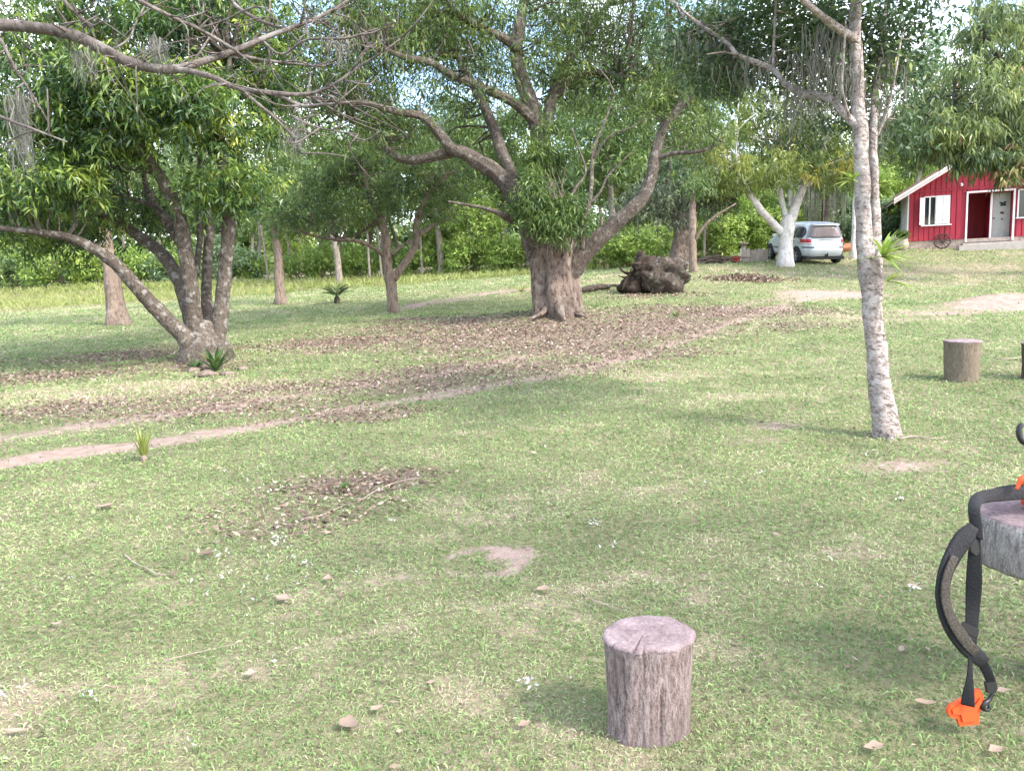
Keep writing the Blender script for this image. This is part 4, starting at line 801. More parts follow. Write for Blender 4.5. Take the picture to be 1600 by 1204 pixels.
mb.prism([(0, EV), (HW, EV), (HW / 2, PK)], (0, .12, 0), (1, 0, 0), (0, 0, 1), (0, -1, 0), .10)
mb.box((HW - .05, DP / 2 + .06, (EV + .32) / 2), (.10, DP - .13, EV - .32))
wall = mb.build('front_wall', M['house_red'], house)
mb = MB().box((.05, DP / 2 + .06, (EV + .32) / 2), (.10, DP - .13, EV - .32)); side = mb.build('side_wall', M['white_paint'], house)
for k in range(9): MB().box((-.015, 1.2, 1.15 + k * .11), (.03, 1.5, .03), [[.9, 0, .43], [0, 1, 0], [-.43, 0, .9]]).build('louvre', M['white_paint'], side)
hb('corner_post', -.02, .05, -.012, .06, .32, EV, 'white_paint'); 
hb('back_wall', .1, HW - .1, DP - .1, DP, .32, EV, 'house_red')
bw = .205
def board(x, z0, z1a, z1b=None):
    z1b = z1a if z1b is None else z1b
    MB().prism([(x + .016, z0), (x + bw - .016, z0), (x + bw - .016, z1b), (x + .016, z1a)], (0, .02, 0), (1, 0, 0), (0, 0, 1), (0, -1, 0), .040 + .008 * random.random()).build('board', M['house_red'], wall)
OPEN = [(.58, 1.64, .97, 2.23), (2.24, 4.04, 0, 2.28), (4.1, 4.54, 1.07, 2.28)]
kx = int(HW / bw)
for i in range(kx):
    x = i * bw + .02; c = x + bw / 2; segs = [(.33, 2.40)]
    for a, b_, z0, z1 in OPEN:
        if a - bw * .35 < c < b_ + bw * .35:
            segs = [(s0, s1) for s0, s1 in ((.33, z0), (z1, 2.40)) if s1 - s0 > .08]
    for s0, s1 in segs: board(x, s0, s1)
    t_ = lambda xx: EV + (PK - EV) * (1 - abs(xx - HW / 2) / (HW / 2)) - .03
    if t_(x + .008) > 2.56 or t_(x + bw) > 2.56: board(x, 2.50, max(2.52, t_(x + .008)), max(2.52, t_(x + bw - .008)))
MB().box((HW / 2, -.022, 2.45), (HW, .055, .075)).build('band_board', M['house_red'], house)
# roof
sl = (PK - EV) / (HW / 2); ov = .62; roof = empty('roof', (0, 0, 0)); roof.parent = house
for sgn in (-1, 1):
    xe = HW / 2 + sgn * (HW / 2 + ov); ze = EV - sl * ov; xr = HW / 2
    MB().prism([(xe, ze + .03), (xr, PK + .03), (xr, PK + .13), (xe, ze + .13)], (0, -.55, 0), (1, 0, 0), (0, 0, 1), (0, 1, 0), DP + 1.0).build('roof_slope', M['roof_tile'], roof)
    MB().prism([(xe + sgn * .01, ze + .0), (xr, PK + .0), (xr, PK + .027), (xe + sgn * .01, ze + .027)], (0, -.56, 0), (1, 0, 0), (0, 0, 1), (0, 1, 0), DP + 1.0).build('soffit', M['soffit'], roof)
    MB().prism([(xe - sgn * .0, ze - .08), (xr, PK - .08), (xr, PK + .09), (xe - sgn * .0, ze + .09)], (0, -.60, 0), (1, 0, 0), (0, 0, 1), (0, 1, 0), .035).build('barge_board', M['soffit'], roof)
    MB().prism([(xe, ze + .06), (xr, PK + .06), (xr, PK + .15), (xe, ze + .15)], (0, -.635, 0), (1, 0, 0), (0, 0, 1), (0, 1, 0), .033).build('verge_board', M['white_paint'], roof)
    nx = 13; ang = math.atan(sl) * -sgn
    for r_ in range(2):
        for k in range(nx):
            f_ = (k + .5) / nx; cx = xe + (xr - xe) * f_; cz = ze + (PK - ze) * f_ + .185 + .02 * random.random()
            c_, s_ = math.cos(ang), math.sin(ang); tl = .30
            m2 = MB(); prof = [(-.10, 0), (-.07, .045), (0, .065), (.07, .045), (.10, 0), (.07, .02), (0, .04), (-.07, .02)]
            m2.prism(prof, (0, 0, 0), (0, 1, 0), (-s_, 0, c_), (c_, 0, s_), tl); o = m2.build('tile', M['roof_tile'], roof); o.location = (cx - c_ * tl / 2, -.50 + r_ * .21, cz - s_ * tl / 2 - .02)
# porch recess and door
mb = MB()
mb.box((2.25, 1.02, 1.25), (.1, 1.8, 2.1)); mb.box((4.03, .32, 1.25), (.1, .4, 2.1)); mb.box((3.28, 1.02, 1.25), (.06, 1.3, 2.1)); mb.box((2.75, 1.97, 1.25), (1.1, .1, 2.1)); mb.box((3.14, 1.02, 2.33), (1.9, 1.8, .1)); mb.box((3.64, .50, 1.25), (.70, .06, 2.1))
mb.build('porch_lining', M['house_red'], house)
for k in range(5): hb('board', 2.31 + k * .18, 2.48 + k * .18, 1.895, 1.918, .25, 2.25, 'house_red')
hb('porch_floor', 2.3, 3.98, -.02, 1.9, .18, .215, 'concrete'); hb('doorstep', 2.1, 4.3, -.55, .0, -.3, .12, 'concrete')
hb('paving_strip', 1.9, 5.4, -1.0, -.56, -.4, .04, 'concrete')
hb('door_post', 3.20, 3.28, .30, .38, .22, 2.24, 'white_paint')
door = hb('door', 3.30, 3.96, .40, .44, .22, 2.2, 'door_grey'); MB().cyl((3.36, .40, 1.15), (0, -1, 0), .03, .05, 12).build('handle', M['iron'], door)
for cx, cz, rr_, k in [(3.68, 1.72, .10, 7), (3.60, 1.78, .05, 5), (3.76, 1.80, .05, 5), (3.64, 1.36, .06, 6), (3.70, 1.34, .035, 5), (3.66, 1.1, .035, 6)]:
    MB().prism([(math.cos(a) * rr_ * (1 + .35 * math.sin(3 * a + cx * 40)), math.sin(a) * rr_ * (1 + .3 * math.cos(2 * a))) for a in np.linspace(0, 6.283, k * 3, endpoint=False)], (cx, .399, cz), (1, 0, 0), (0, 0, 1), (0, -1, 0), .02).build('door_ornament', M['iron'], door)
fr = MB(); fr.box((2.27, -.03, 1.22), (.07, .09, 2.06)); fr.box((4.01, -.03, 1.22), (.07, .09, 2.06)); fr.box((3.14, -.03, 2.285), (1.81, .09, .07)); fr.build('door_frame', M['white_paint'], house)
# window with shutters
win = MB(); 
for b_ in [((.63, -.01, 1.6), (.05, .10, 1.24)), ((1.60, -.01, 1.6), (.05, .10, 1.24)), ((1.115, -.01, 2.205), (1.02, .10, .05)), ((.845, -.01, 1.6), (.05, .08, 1.16)), ((1.08, -.01, 1.6), (.05, .08, 1.16))]: win.box(*b_)
w_ = win.build('window', M['white_paint'], house)
hb('sill', .52, 1.70, -.12, .02, .95, 1.0, 'white_paint', w_); hb('pane', .655, 1.58, .03, .05, 1.0, 2.19, 'glass', w_); hb('window_recess', .62, 1.6, .125, .2, 1.0, 2.2, 'dark_interior', w_)
def shutter(x0, x1, rot=0):
    o = empty('shutter', (x0 if not rot else x1, -.075, 1.6)); o.parent = w_; W2 = x1 - x0; sg = 1 if not rot else -1; o.rotation_euler = (0, 0, rot)
    MB().box((sg * W2 / 2, 0, 0), (W2, .03, 1.16)).build('panel', M['white_paint'], o)
    for zz in (-.4, .0, .4): MB().box((sg * W2 / 2, -.02, zz), (W2 * .98, .012, .07)).build('rail', M['white_paint'], o)
    for q in range(3): MB().box((sg * W2 * (.17 + .33 * q), -.017, 0), (.012, .006, 1.14)).build('batten', M['white_paint'], o)
shutter(1.08, 1.34); shutter(1.35, 1.62); shutter(.34, .60, math.radians(52))
win = MB()
for b_ in [((4.155, -.02, 1.68), (.05, .09, 1.2)), ((4.485, -.02, 1.68), (.05, .09, 1.2)), ((4.32, -.02, 2.255), (.38, .09, .05)), ((4.32, -.05, 1.09), (.46, .14, .05))]: win.box(*b_)
w_ = win.build('narrow_window', M['white_paint'], house); hb('pane', 4.18, 4.46, .03, .05, 1.11, 2.23, 'glass', w_); hb('window_recess', 4.16, 4.48, .125, .2, 1.1, 2.24, 'dark_interior', w_)
lp = MB(); lp.cyl((2.03, -.01, 2.66), (0, -1, 0), .05, .03, 14); lp.lathe((2.03, -.10, 2.60), [(.02, -.05), (.05, -.02), (.055, .03), (.03, .06)], 14); lp.build('wall_lamp', M['white_paint'], house, smooth=True)

# wagon wheel against the wall
wc = HL(1.36, -.20, 0); wc[2] = float(gz(wc[0], wc[1]))
wz = empty('wagon_wheel', wc, 'dark wooden wagon wheel leaning against the red wall under the window', 'wheel')
wn = np.array([-.55, -.80, .22]); wa, wb, wn = frame(wn); rc_ = .31
mb = MB(); tube(mb, [np.array([0, 0, rc_ + .02]) + rc_ * (math.cos(a) * wa + math.sin(a) * wb) for a in np.linspace(0, 2 * math.pi, 33)], [.028] * 33, 8, 2); mb.build('rim', M['wheel_wood'], wz, smooth=True)
mb = MB(); mb.cyl(np.array([0, 0, rc_ + .02]) - wn * .06, wn, .065, .13, 16); mb.build('hub', M['wheel_wood'], wz)
for k in range(12):
    a = k * math.pi / 6; dr = math.cos(a) * wa + math.sin(a) * wb; mb = MB(); tube(mb, [np.array([0, 0, rc_ + .02]) + dr * .05, np.array([0, 0, rc_ + .02]) + dr * rc_], [.016, .014], 6, 2); mb.build('spoke', M['wheel_wood'], wz)
# planter with a clipped round plant, white stones behind
pc = HL(-.22, -.42, 0); pc[2] = float(gz(pc[0], pc[1]))
pt = empty('planter', pc, 'round clay planter with a clipped green bush at the corner of the red house', 'planter')
MB().lathe((0, 0, 0), [(.12, -.02), (.2, .06), (.25, .2), (.24, .34), (.19, .42), (.21, .46), (.17, .46), (.16, .40)], 28).build('pot', M['pot'], pt, smooth=True)
R = np.random.default_rng(33); S, Cc, T = clumps([((0, 0, .66), (.26, .26, .13), 22, 26)], R, (.10, .16)); Vv, tn = leafset(S, 7, .06, .022, .4, .5, .02, 0, R, T); link('foliage', quads('foliage', Vv, M['leaf_creeper'], {'tint': tn}), pt)
mb = MB(); tube(mb, [(0, 0, .38), (.01, 0, .5), (0, .01, .66)], [.025, .02, .01], 7, 3); mb.build('stem', M['bark_brown'], pt)
def rock(name, p, size, seed, mat, label=None, cat=None, group=None, parent=None, sub=2):
    import bmesh
    bm = bmesh.new(); bmesh.ops.create_icosphere(bm, subdivisions=sub, radius=1); nq = VN(seed); nq2 = VN(seed + 1)
    for v_ in bm.verts:
        c = v_.co; k = 1 + .35 * (2 * float(nq(c.x * 1.6 + 9, c.y * 1.6 + c.z * 1.3 + 9)) - 1) + .22 * (2 * float(nq2(c.x * 3.2 + 20, c.z * 3.2 + c.y * 2 + 20)) - 1) + (.16 * (2 * float(nq(c.x * 8 + 40, c.z * 7 + c.y * 5 + 40)) - 1) if sub >= 3 else 0); v_.co = c * k
    for v_ in bm.verts: v_.co.x *= size[0]; v_.co.y *= size[1]; v_.co.z *= size[2]
    me = bpy.data.meshes.new(name); bm.to_mesh(me); bm.free(); me.materials.append(M[mat]); me.polygons.foreach_set('use_smooth', np.ones(len(me.polygons), bool))
    o = link(name, me, parent, p); return tag(o, label, cat, group)
for k, (x, y, z, s, lb) in enumerate([(-.62, -.25, .12, .17, 'pale rock lowest of the pile left of the clay planter'), (-.50, .1, .14, .2, 'pale rock behind the clay planter by the house corner'), (-.70, .05, .42, .15, 'pale rock at the top left of the pile by the planter'), (-.45, -.02, .46, .14, 'pale rock at the top right of the pile by the planter')]):
    q = HL(x, y, 0); q[2] = float(gz(q[0], q[1])) + z; rock('rock', q, (s * 1.2, s, s * .85), 300 + k, 'stone', lb, 'rock', 'pale rocks beside the house')

# ------------------------------------------------------------------ the silver van
vh = np.array([-.06, 1.0, 0]); vh /= np.linalg.norm(vh); vl = np.array([-vh[1], vh[0], 0])
rw = P(1247, 409, 30.8); vc = rw + vh * 1.30 - vl * .74; zf = float(gz(*(vc + vh * 1.3)[:2])); zr = float(gz(*(vc - vh * 1.3)[:2])); vc[2] = (zf + zr) / 2 + .01
van = empty('parked_van', vc, 'silver compact van parked behind the white-painted tree, rear towards the viewer', 'van')
pit = math.atan2(zf - zr, 2.6); rlz = math.atan2(float(gz(*(vc + vl * .7)[:2])) - float(gz(*(vc - vl * .7)[:2])), 1.4)
van.rotation_euler = (rlz * 1.0, -pit, math.atan2(vh[1], vh[0]))
LV = [(.26, -1.95, 1.92, .74), (.34, -2.06, 2.02, .82), (.46, -2.12, 2.07, .855), (.62, -2.14, 2.06, .865), (.70, -2.10, 2.02, .862), (.80, -2.09, 1.92, .865), (.90, -2.08, 1.72, .862), (.97, -2.06, 1.40, .85), (1.08, -2.02, 1.14, .815), (1.22, -1.96, .93, .775), (1.36, -1.90, .68, .725), (1.48, -1.83, .42, .67), (1.55, -1.74, .2, .61), (1.60, -1.58, -.05, .50), (1.625, -1.2, -.35, .30)]
LZ = np.array([q[0] for q in LV])
xr_ = lambda z: float(np.interp(z, LZ, [q[1] for q in LV])); wv_ = lambda z: float(np.interp(z, LZ, [q[3] for q in LV])); xf_ = lambda z: float(np.interp(z, LZ, [q[2] for q in LV]))
mb = MB(); NS = 48; V = []; f = []
for i, (z, a, b_, w) in enumerate(LV):
    for j in range(NS):
        th = 2 * math.pi * j / NS; c_, s_ = math.cos(th), math.sin(th); e_ = .38
        V.append(((a + b_) / 2 + (b_ - a) / 2 * math.copysign(abs(c_) ** e_, c_), w * math.copysign(abs(s_) ** e_, s_), z))
for i in range(len(LV) - 1):
    for j in range(NS): f.append((i * NS + j, i * NS + (j + 1) % NS, (i + 1) * NS + (j + 1) % NS, (i + 1) * NS + j))
f += [tuple(range(NS))[::-1], tuple(range((len(LV) - 1) * NS, len(LV) * NS))]; mb.add(V, f); mb.build('body', M['car_paint'], van, smooth=True)
def vpatch(name, mat, grid, parent=van, th=.012):
    """grid[i][j] points -> thin shell"""
    G = np.array(grid, float); a, b_ = G.shape[:2]; V = G.reshape(-1, 3); f = [(i * b_ + j, i * b_ + j + 1, (i + 1) * b_ + j + 1, (i + 1) * b_ + j) for i in range(a - 1) for j in range(b_ - 1)]
    me_ = MB().add(V, f).build(name, M[mat], parent, smooth=True); md = me_.modifiers.new('thick', 'SOLIDIFY'); md.thickness = th; md.offset = 0; return me_
def rear(z, y, o=.006):
    w = wv_(z); k = min(1, abs(y) / w) ; a, b_ = xr_(z), xf_(z)
    # follow the rounded plan outline
    s_ = k ** (1 / .38); c_ = math.sqrt(max(0, 1 - s_ * s_)) ** .38; return ((a + b_) / 2 - (b_ - a) / 2 * c_ - o, y, z)
def sidep(z, x, sg, o=.008):
    a, b_ = xr_(z), xf_(z); k = min(1, abs(x - (a + b_) / 2) / ((b_ - a) / 2)); c_ = k ** (1 / .38); s_ = math.sqrt(max(0, 1 - c_ * c_)) ** .38; return (x, sg * (wv_(z) * s_ + o), z)
vpatch('rear_window', 'rear_glass', [[rear(z, y * (wv_(z) - .14)) for y in np.linspace(-1, 1, 11)] for z in np.linspace(1.05, 1.47, 7)])
vpatch('rear_window_seal', 'trim', [[rear(z, y * (wv_(z) - .11), .003) for y in np.linspace(-1, 1, 11)] for z in np.linspace(1.02, 1.50, 7)], th=.006)
for sg in (-1, 1):
    vpatch('quarter_window', 'car_glass', [[sidep(z, x0 + (x1 - x0) * q, sg) for q in np.linspace(0, 1, 6)] for z, x0, x1 in [(1.02, -1.62, -1.12), (1.1, -1.72, -1.12), (1.2, -1.76, -1.12), (1.3, -1.72, -1.12), (1.40, -1.62, -1.12), (1.45, -1.5, -1.12)]])
    vpatch('side_window', 'car_glass', [[sidep(z, x, sg) for x in np.linspace(-1.06, -.22, 6)] for z in np.linspace(1.0, 1.45, 5)])
    vpatch('side_window', 'car_glass', [[sidep(z, x0, sg) for x0 in np.linspace(-.14, min(.62, xf_(z) - .25), 6)] for z in np.linspace(1.0, 1.43, 5)])
    vpatch('tail_light', 'tail_red', [[rear(z, sg * y, .012) for y in np.linspace(.60, .83, 5)] for z in np.linspace(.86, .985, 4)], th=.02)
    vpatch('reversing_light', 'tail_clear', [[rear(z, sg * y, .012) for y in np.linspace(.62, .845, 5)] for z in np.linspace(.80, .857, 3)], th=.02)
    vpatch('bumper_strip', 'trim', [[rear(z, sg * y, .008) for y in np.linspace(.50, .855, 6)] for z in np.linspace(.64, .70, 3)], th=.02)
    vpatch('door_handle', 'trim', [[sidep(z, x, sg, .012) for x in np.linspace(-1.1, -.95, 3)] for z in (.86, .89)], th=.02)
    vpatch('side_strip', 'trim', [[sidep(z, x, sg, .008) for x in np.linspace(-.85, .9, 8)] for z in (.55, .60)], th=.015)
    MB().box((.75, sg * .93, 1.05), (.10, .16, .12)).build('mirror', M['car_paint'], van)
    for x in (-1.30, 1.30):
        ar = MB(); ar.prism([(x + .37 * math.cos(a), .33 + .37 * math.sin(a)) for a in np.linspace(-.25, math.pi + .25, 20)], (0, sg * .80, 0), (1, 0, 0), (0, 0, 1), (0, sg, 0), .072); ar.build('wheel_arch', M['rubber'], van)
        wh = empty('wheel', (x, sg * .79, .31)); wh.parent = van
        ty = MB(); V = []; prof = [(.20, -.09), (.29, -.10), (.31, -.06), (.31, .06), (.29, .10), (.20, .09)]; f = []
        for i, (r_, y) in enumerate(prof):
            for j in range(32): V.append((r_ * math.cos(j * math.pi / 16), y, r_ * math.sin(j * math.pi / 16)))
            if i: f += [((i - 1) * 32 + j, (i - 1) * 32 + (j + 1) % 32, i * 32 + (j + 1) % 32, i * 32 + j) for j in range(32)]
        f += [(5 * 32 + j, 5 * 32 + (j + 1) % 32, (j + 1) % 32, j) for j in range(32)]
        ty.add(V, f); ty.build('tyre', M['rubber'], wh, smooth=True)
        MB().cyl((0, sg * .045, 0), (0, sg, 0), .205, .025, 28).build('rim', M['trim'], wh)
        sp = MB(); sp.cyl((0, sg * .07, 0), (0, sg, 0), .05, .03, 14)
        for k in range(6):
            a = k * math.pi / 3; rot = [[math.cos(a), 0, -math.sin(a)], [0, 1, 0], [math.sin(a), 0, math.cos(a)]]; sp.box(np.array(rot) @ np.array([.115, sg * .083, 0]), (.17, .02, .045), rot)
        sp.build('spokes', M['alloy'], wh)
MB().cyl((-2.16, 0, .845), (-1, 0, 0), .03, .012, 4).build('emblem', M['alloy'], van)
vpatch('hatch_groove', 'trim', [[rear(z, y, .004) for y in np.linspace(-.28, .28, 5)] for z in (.955, .968)], th=.008)
mb = MB(); mb.box((-2.02, 0, 1.09), (.02, .5, .018)); mb.build('wiper', M['rubber'], van)
vpatch('spoiler', 'car_paint', [[(xr_(1.5) - .09, y, 1.505), (xr_(1.5) + .05, y, 1.565)] for y in np.linspace(-.55, .55, 7)], th=.03)
mb = MB(); mb.box((-2.13, 0, .37), (.10, .10, .06)); mb.cyl((-2.2, 0, .37), (0, 0, 1), .028, .09, 12); mb.build('tow_hitch', M['iron'], van)
hb_ = MB(); hb_.box((-1.1, 0, .27), (1.9, 1.5, .12)); hb_.build('underbody', M['rubber'], van)
vpatch('windscreen', 'car_glass', [[(xf_(z) * 1.0 + .012, y * (wv_(z) - .1), z) for y in np.linspace(-.75, .75, 7)] for z in np.linspace(1.0, 1.46, 6)])

# ------------------------------------------------------------------ stumps used as seats
def stump(name, label, p, r, h, side, seed, egg=.08, crack=None, group='log stumps set out as seats', tilt=(0, 0), sides=72, sag=0.0, ang=0.0):
    o = empty(name, (p[0], p[1], p[2]), label, 'stump', group); o.rotation_euler = (tilt[0], tilt[1], 0); nq = VN(seed)
    def wob(a, z):
        k = 1 + egg * math.cos(a - ang) + egg * .8 * math.cos(2 * (a - ang) + 1) + .035 * (2 * float(nq(math.cos(a) * 2.2 + 5, math.sin(a) * 2.2 + z * 3 + 5)) - 1) + .02 * (2 * float(nq(a * 9, z * 5 + 30)) - 1)
        if crack:
            for ca_, z0, z1, dp in crack:
                da = (a - ca_ + math.pi) % (2 * math.pi) - math.pi
                if z0 < z < z1: k -= dp * math.exp(-(da / .04) ** 2)
        return k
    zs = np.linspace(-.06, h - .008, 16); prof = [(r * (1.0 - .10 + .10 * max(z, 0) / h + .03 * math.exp(-max(z, 0) / .04)) * (1 if z < h * .9 else 1 + .05 * (z / h - .9) * 10), z) for z in zs]
    mb = MB(); mb.lathe((0, 0, 0), prof, sides, wob); mb.build('bark', M[side], o, smooth=True)
    tp = MB(); rt = prof[-1][0]; V = [(0, 0, h - sag)]; th = np.linspace(0, 2 * math.pi, sides, endpoint=False); f = []
    for i, q in enumerate((.25, .5, .75, .93, 1.0, 1.005)):
        for a in th:
            k = wob(a, h) * q * rt; z = h + .004 * (2 * float(nq(math.cos(a) * q * 4 + 50, math.sin(a) * q * 4 + 50)) - 1) - sag * (1 - q) - (.006 if i == 4 else .014 if i == 5 else 0)
            if crack and q > .2:
                da = (a - crack[0][0] - .6 + math.pi) % (2 * math.pi) - math.pi; z -= .01 * math.exp(-(da / .04) ** 2)
            V.append((k * math.cos(a), k * math.sin(a), z))
        if i == 0: f += [(0, 1 + j, 1 + (j + 1) % sides) for j in range(sides)]
        else: f += [(1 + (i - 1) * sides + j, 1 + i * sides + j, 1 + i * sides + (j + 1) % sides, 1 + (i - 1) * sides + (j + 1) % sides) for j in range(sides)]
    tp.add(V, f); tp.build('cut_face', M['stump_top'], o, smooth=True); return o
p, d = hit(1010, 1148)
stump('log_stump', 'pinkish-grey log stump with cracked bark standing nearest the viewer', p, .134, .345, 'stump_side', 401, .115, [(3.65, .12, .40, .09), (3.9, .16, .30, .07), (5.6, -.1, .5, .02), (4.5, .28, .38, .06), (5.0, .0, .2, .05)], ang=.6, sides=170)
p, d = hit(1501, 594)
stump('log_stump', 'small dull brown log stump to the right of the slender tree', p, .185 * d / 8.9, .46 * d / 8.9, 'stump_side_dull', 402, .03)
p, d = hit(1624, 592); stump('log_stump', 'dark brown log stump cut off by the right edge of the picture', p, .19, .42, 'stump_side_dark', 403, .04)

# log round on a post with a harness over it
tp_ = P(1645, 800, 2.62); tz = tp_[2]; gb = float(gz(tp_[0], tp_[1]))
tb = empty('log_table', (tp_[0], tp_[1], gb), 'grey thick log round at the right edge carrying the black harness', 'table')
nq = VN(410)
def wob(a, z): return 1 + .03 * (2 * float(nq(math.cos(a) * 2.2 + 5, math.sin(a) * 2.2 + z * 2 + 5)) - 1) + .02 * (2 * float(nq(a * 9, z * 5 + 30)) - 1)
hh = tz - gb; mb = MB(); mb.lathe((0, 0, 0), [(.222, hh - .178), (.232, hh - .165), (.232, hh - .1), (.235, hh - .02), (.230, hh - .004)], 72, wob); mb.build('log_round', M['stump_side_grey'], tb, smooth=True)
mb = MB(); mb.lathe((0, 0, 0), [(.231, hh - .006), (.226, hh), (.01, hh + .002)], 72, wob); mb.build('cut_face', M['stump_top'], tb)
mb = MB(); mb.lathe((0.11, 0.05, 0), [(.085, -.1), (.08, .1), (.08, hh - .17)], 20); mb.build('post', M['stump_side_grey'], tb, smooth=True)
def band(mb, pts, wd, th, tw=None):
    """flat strap: pts world, wd metres, tw twist per point"""
    m_ = len(pts); tw = tw or [0] * m_; q = smooth_path(np.column_stack([np.array(pts), np.array(wd), np.array(tw)]), 5); c = q[:, :3]; T = np.gradient(c, axis=0); T /= np.linalg.norm(T, axis=1)[:, None]
    V = []
    for i in range(len(c)):
        vd = c[i] - CAM; vd /= np.linalg.norm(vd); s = np.cross(T[i], vd); s /= np.linalg.norm(s); n_ = np.cross(s, T[i]); a = q[i, 4]; s2 = s * math.cos(a) + n_ * math.sin(a); n2_ = -s * math.sin(a) + n_ * math.cos(a); w = q[i, 3] / 2; h = th / 2
        V += [c[i] - s2 * w - n2_ * h * .6, c[i] - s2 * w * .8 - n2_ * h, c[i] + s2 * w * .8 - n2_ * h, c[i] + s2 * w - n2_ * h * .6, c[i] + s2 * w + n2_ * h * .6, c[i] + s2 * w * .8 + n2_ * h, c[i] - s2 * w * .8 + n2_ * h, c[i] - s2 * w + n2_ * h * .6]
    k = 8; f = [(i * k + j, i * k + (j + 1) % k, (i + 1) * k + (j + 1) % k, (i + 1) * k + j) for i in range(len(c) - 1) for j in range(k)] + [tuple(range(k))[::-1], tuple(range((len(c) - 1) * k, len(c) * k))]
    return mb.add(V, f)
hd = 2.47; hp = P(1515, 1120, hd); hp[2] = float(gz(hp[0], hp[1]))
hs = empty('harness', hp, 'black padded carrying harness with an orange plate hanging off the log round', 'harness')
s_ = hd / F
mb = MB(); band(mb, [P(1660, 762, 2.62), P(1610, 768, 2.58), P(1570, 772, 2.55), P(1540, 775, 2.52), P(1526, 781, hd + .02), P(1522, 796, hd), P(1525, 820, hd), P(1527, 842, hd)], [22 * s_, 22 * s_, 21 * s_, 20 * s_, 18 * s_, 17 * s_, 17 * s_, 16 * s_], .014); mb.build('shoulder_pad', M['pad'], hs, hp, True)
mb = MB(); tube(mb, [P(1650, 757, 2.66), P(1590, 760, 2.64), P(1560, 764, 2.62), P(1535, 774, 2.56)], [.009, .009, .008, .006], 8, 4); mb.build('cord', M['webbing'], hs, hp, True)
mb = MB(); band(mb, [P(1521, 822, hd - .01), P(1508, 838, hd - .015), P(1492, 862, hd - .02), P(1477, 895, hd - .03), P(1473, 934, hd - .03), P(1484, 972, hd - .03), P(1505, 1004, hd - .02), P(1528, 1026, hd - .01), P(1537, 1034, hd)], [16 * s_, 26 * s_, 26 * s_, 22 * s_, 22 * s_, 25 * s_, 26 * s_, 24 * s_, 20 * s_], .016, [0, .3, .5, .6, .6, .5, .3, .1, 0]); pad_ = mb.build('padded_strap', M['pad'], hs, hp, True)
mb = MB(); band(mb, [P(1492, 868, hd - .038), P(1480, 900, hd - .052), P(1477, 934, hd - .052), P(1488, 968, hd - .05), P(1508, 1000, hd - .036), P(1525, 1020, hd - .024)], [11 * s_, 13 * s_, 14 * s_, 17 * s_, 18 * s_, 14 * s_], .006, [.5, .6, .6, .5, .3, .1]); mb.build('mesh_lining', M['mesh_pad'], pad_, hp, True)
mb = MB(); band(mb, [P(1525, 835, hd + .005), P(1523, 862, hd), P(1522, 905, hd), P(1520, 945, hd), P(1518, 980, hd - .015), P(1517, 1010, hd - .02), P(1516, 1034, hd - .02), P(1515, 1062, hd - .02), P(1513, 1086, hd - .02), P(1512, 1102, hd - .02)], [13 * s_, 18 * s_, 22 * s_, 20 * s_, 17 * s_, 15 * s_, 9 * s_, 11 * s_, 17 * s_, 19 * s_], .004, [.2, .1, 0, .1, .2, .4, .9, .5, .1, 0]); mb.build('webbing_strap', M['webbing'], hs, hp, True)
mb = MB(); band(mb, [P(1530, 1026, hd), P(1540, 1044, hd), P(1547, 1060, hd), P(1552, 1076, hd)], [15 * s_, 15 * s_, 14 * s_, 13 * s_], .004); mb.build('webbing_end', M['webbing'], hs, hp, True)
def plate(name, poly, d, th, mat, z0=0):
    o = P(1500, 1000, d); a = P(1501, 1000, d) - o; b_ = P(1500, 1001, d) - o
    return MB().prism([(x - 1500, y - 1000) for x, y in poly], o, a, b_, fw, th).build(name, M[mat], hs, hp)
plate('ladder_buckle', [(1504, 976), (1509, 972), (1530, 983), (1528, 994), (1523, 995), (1503, 984)], hd - .032, .012, 'black_plastic')
plate('ladder_buckle_bar', [(1505, 986), (1525, 997), (1524, 1001), (1504, 990)], hd - .03, .010, 'black_plastic')
plate('keeper', [(1515, 843), (1521, 836), (1528, 845), (1531, 862), (1526, 868), (1518, 862)], hd - .012, .012, 'black_plastic')
plate('end_buckle', [(1541, 1066), (1556, 1064), (1559, 1074), (1556, 1082), (1544, 1083)], hd - .012, .014, 'black_plastic')
plate('orange_plate', [(1482, 1109), (1486, 1102), (1495, 1098), (1505, 1092), (1522, 1097), (1523, 1080), (1532, 1077), (1536, 1084), (1539, 1096), (1534, 1106), (1531, 1112), (1530, 1131), (1500, 1134), (1496, 1122), (1486, 1121), (1482, 1115)], hd + .0, .016, 'orange_plastic')
plate('orange_rib', [(1488, 1108), (1498, 1102), (1522, 1104), (1532, 1090), (1535, 1096), (1527, 1110), (1525, 1126), (1505, 1128), (1502, 1116), (1490, 1115)], hd - .006, .008, 'orange_plastic')
mb = MB(); tube(mb, [P(1552, 1080, hd), P(1546, 1092, hd), P(1538, 1098, hd - .005), P(1536, 1106, hd - .005), P(1544, 1108, hd), P(1546, 1100, hd)], [.006, .007, .008, .007, .006, .004], 8, 4); mb.build('hook', M['black_plastic'], hs, hp, True)
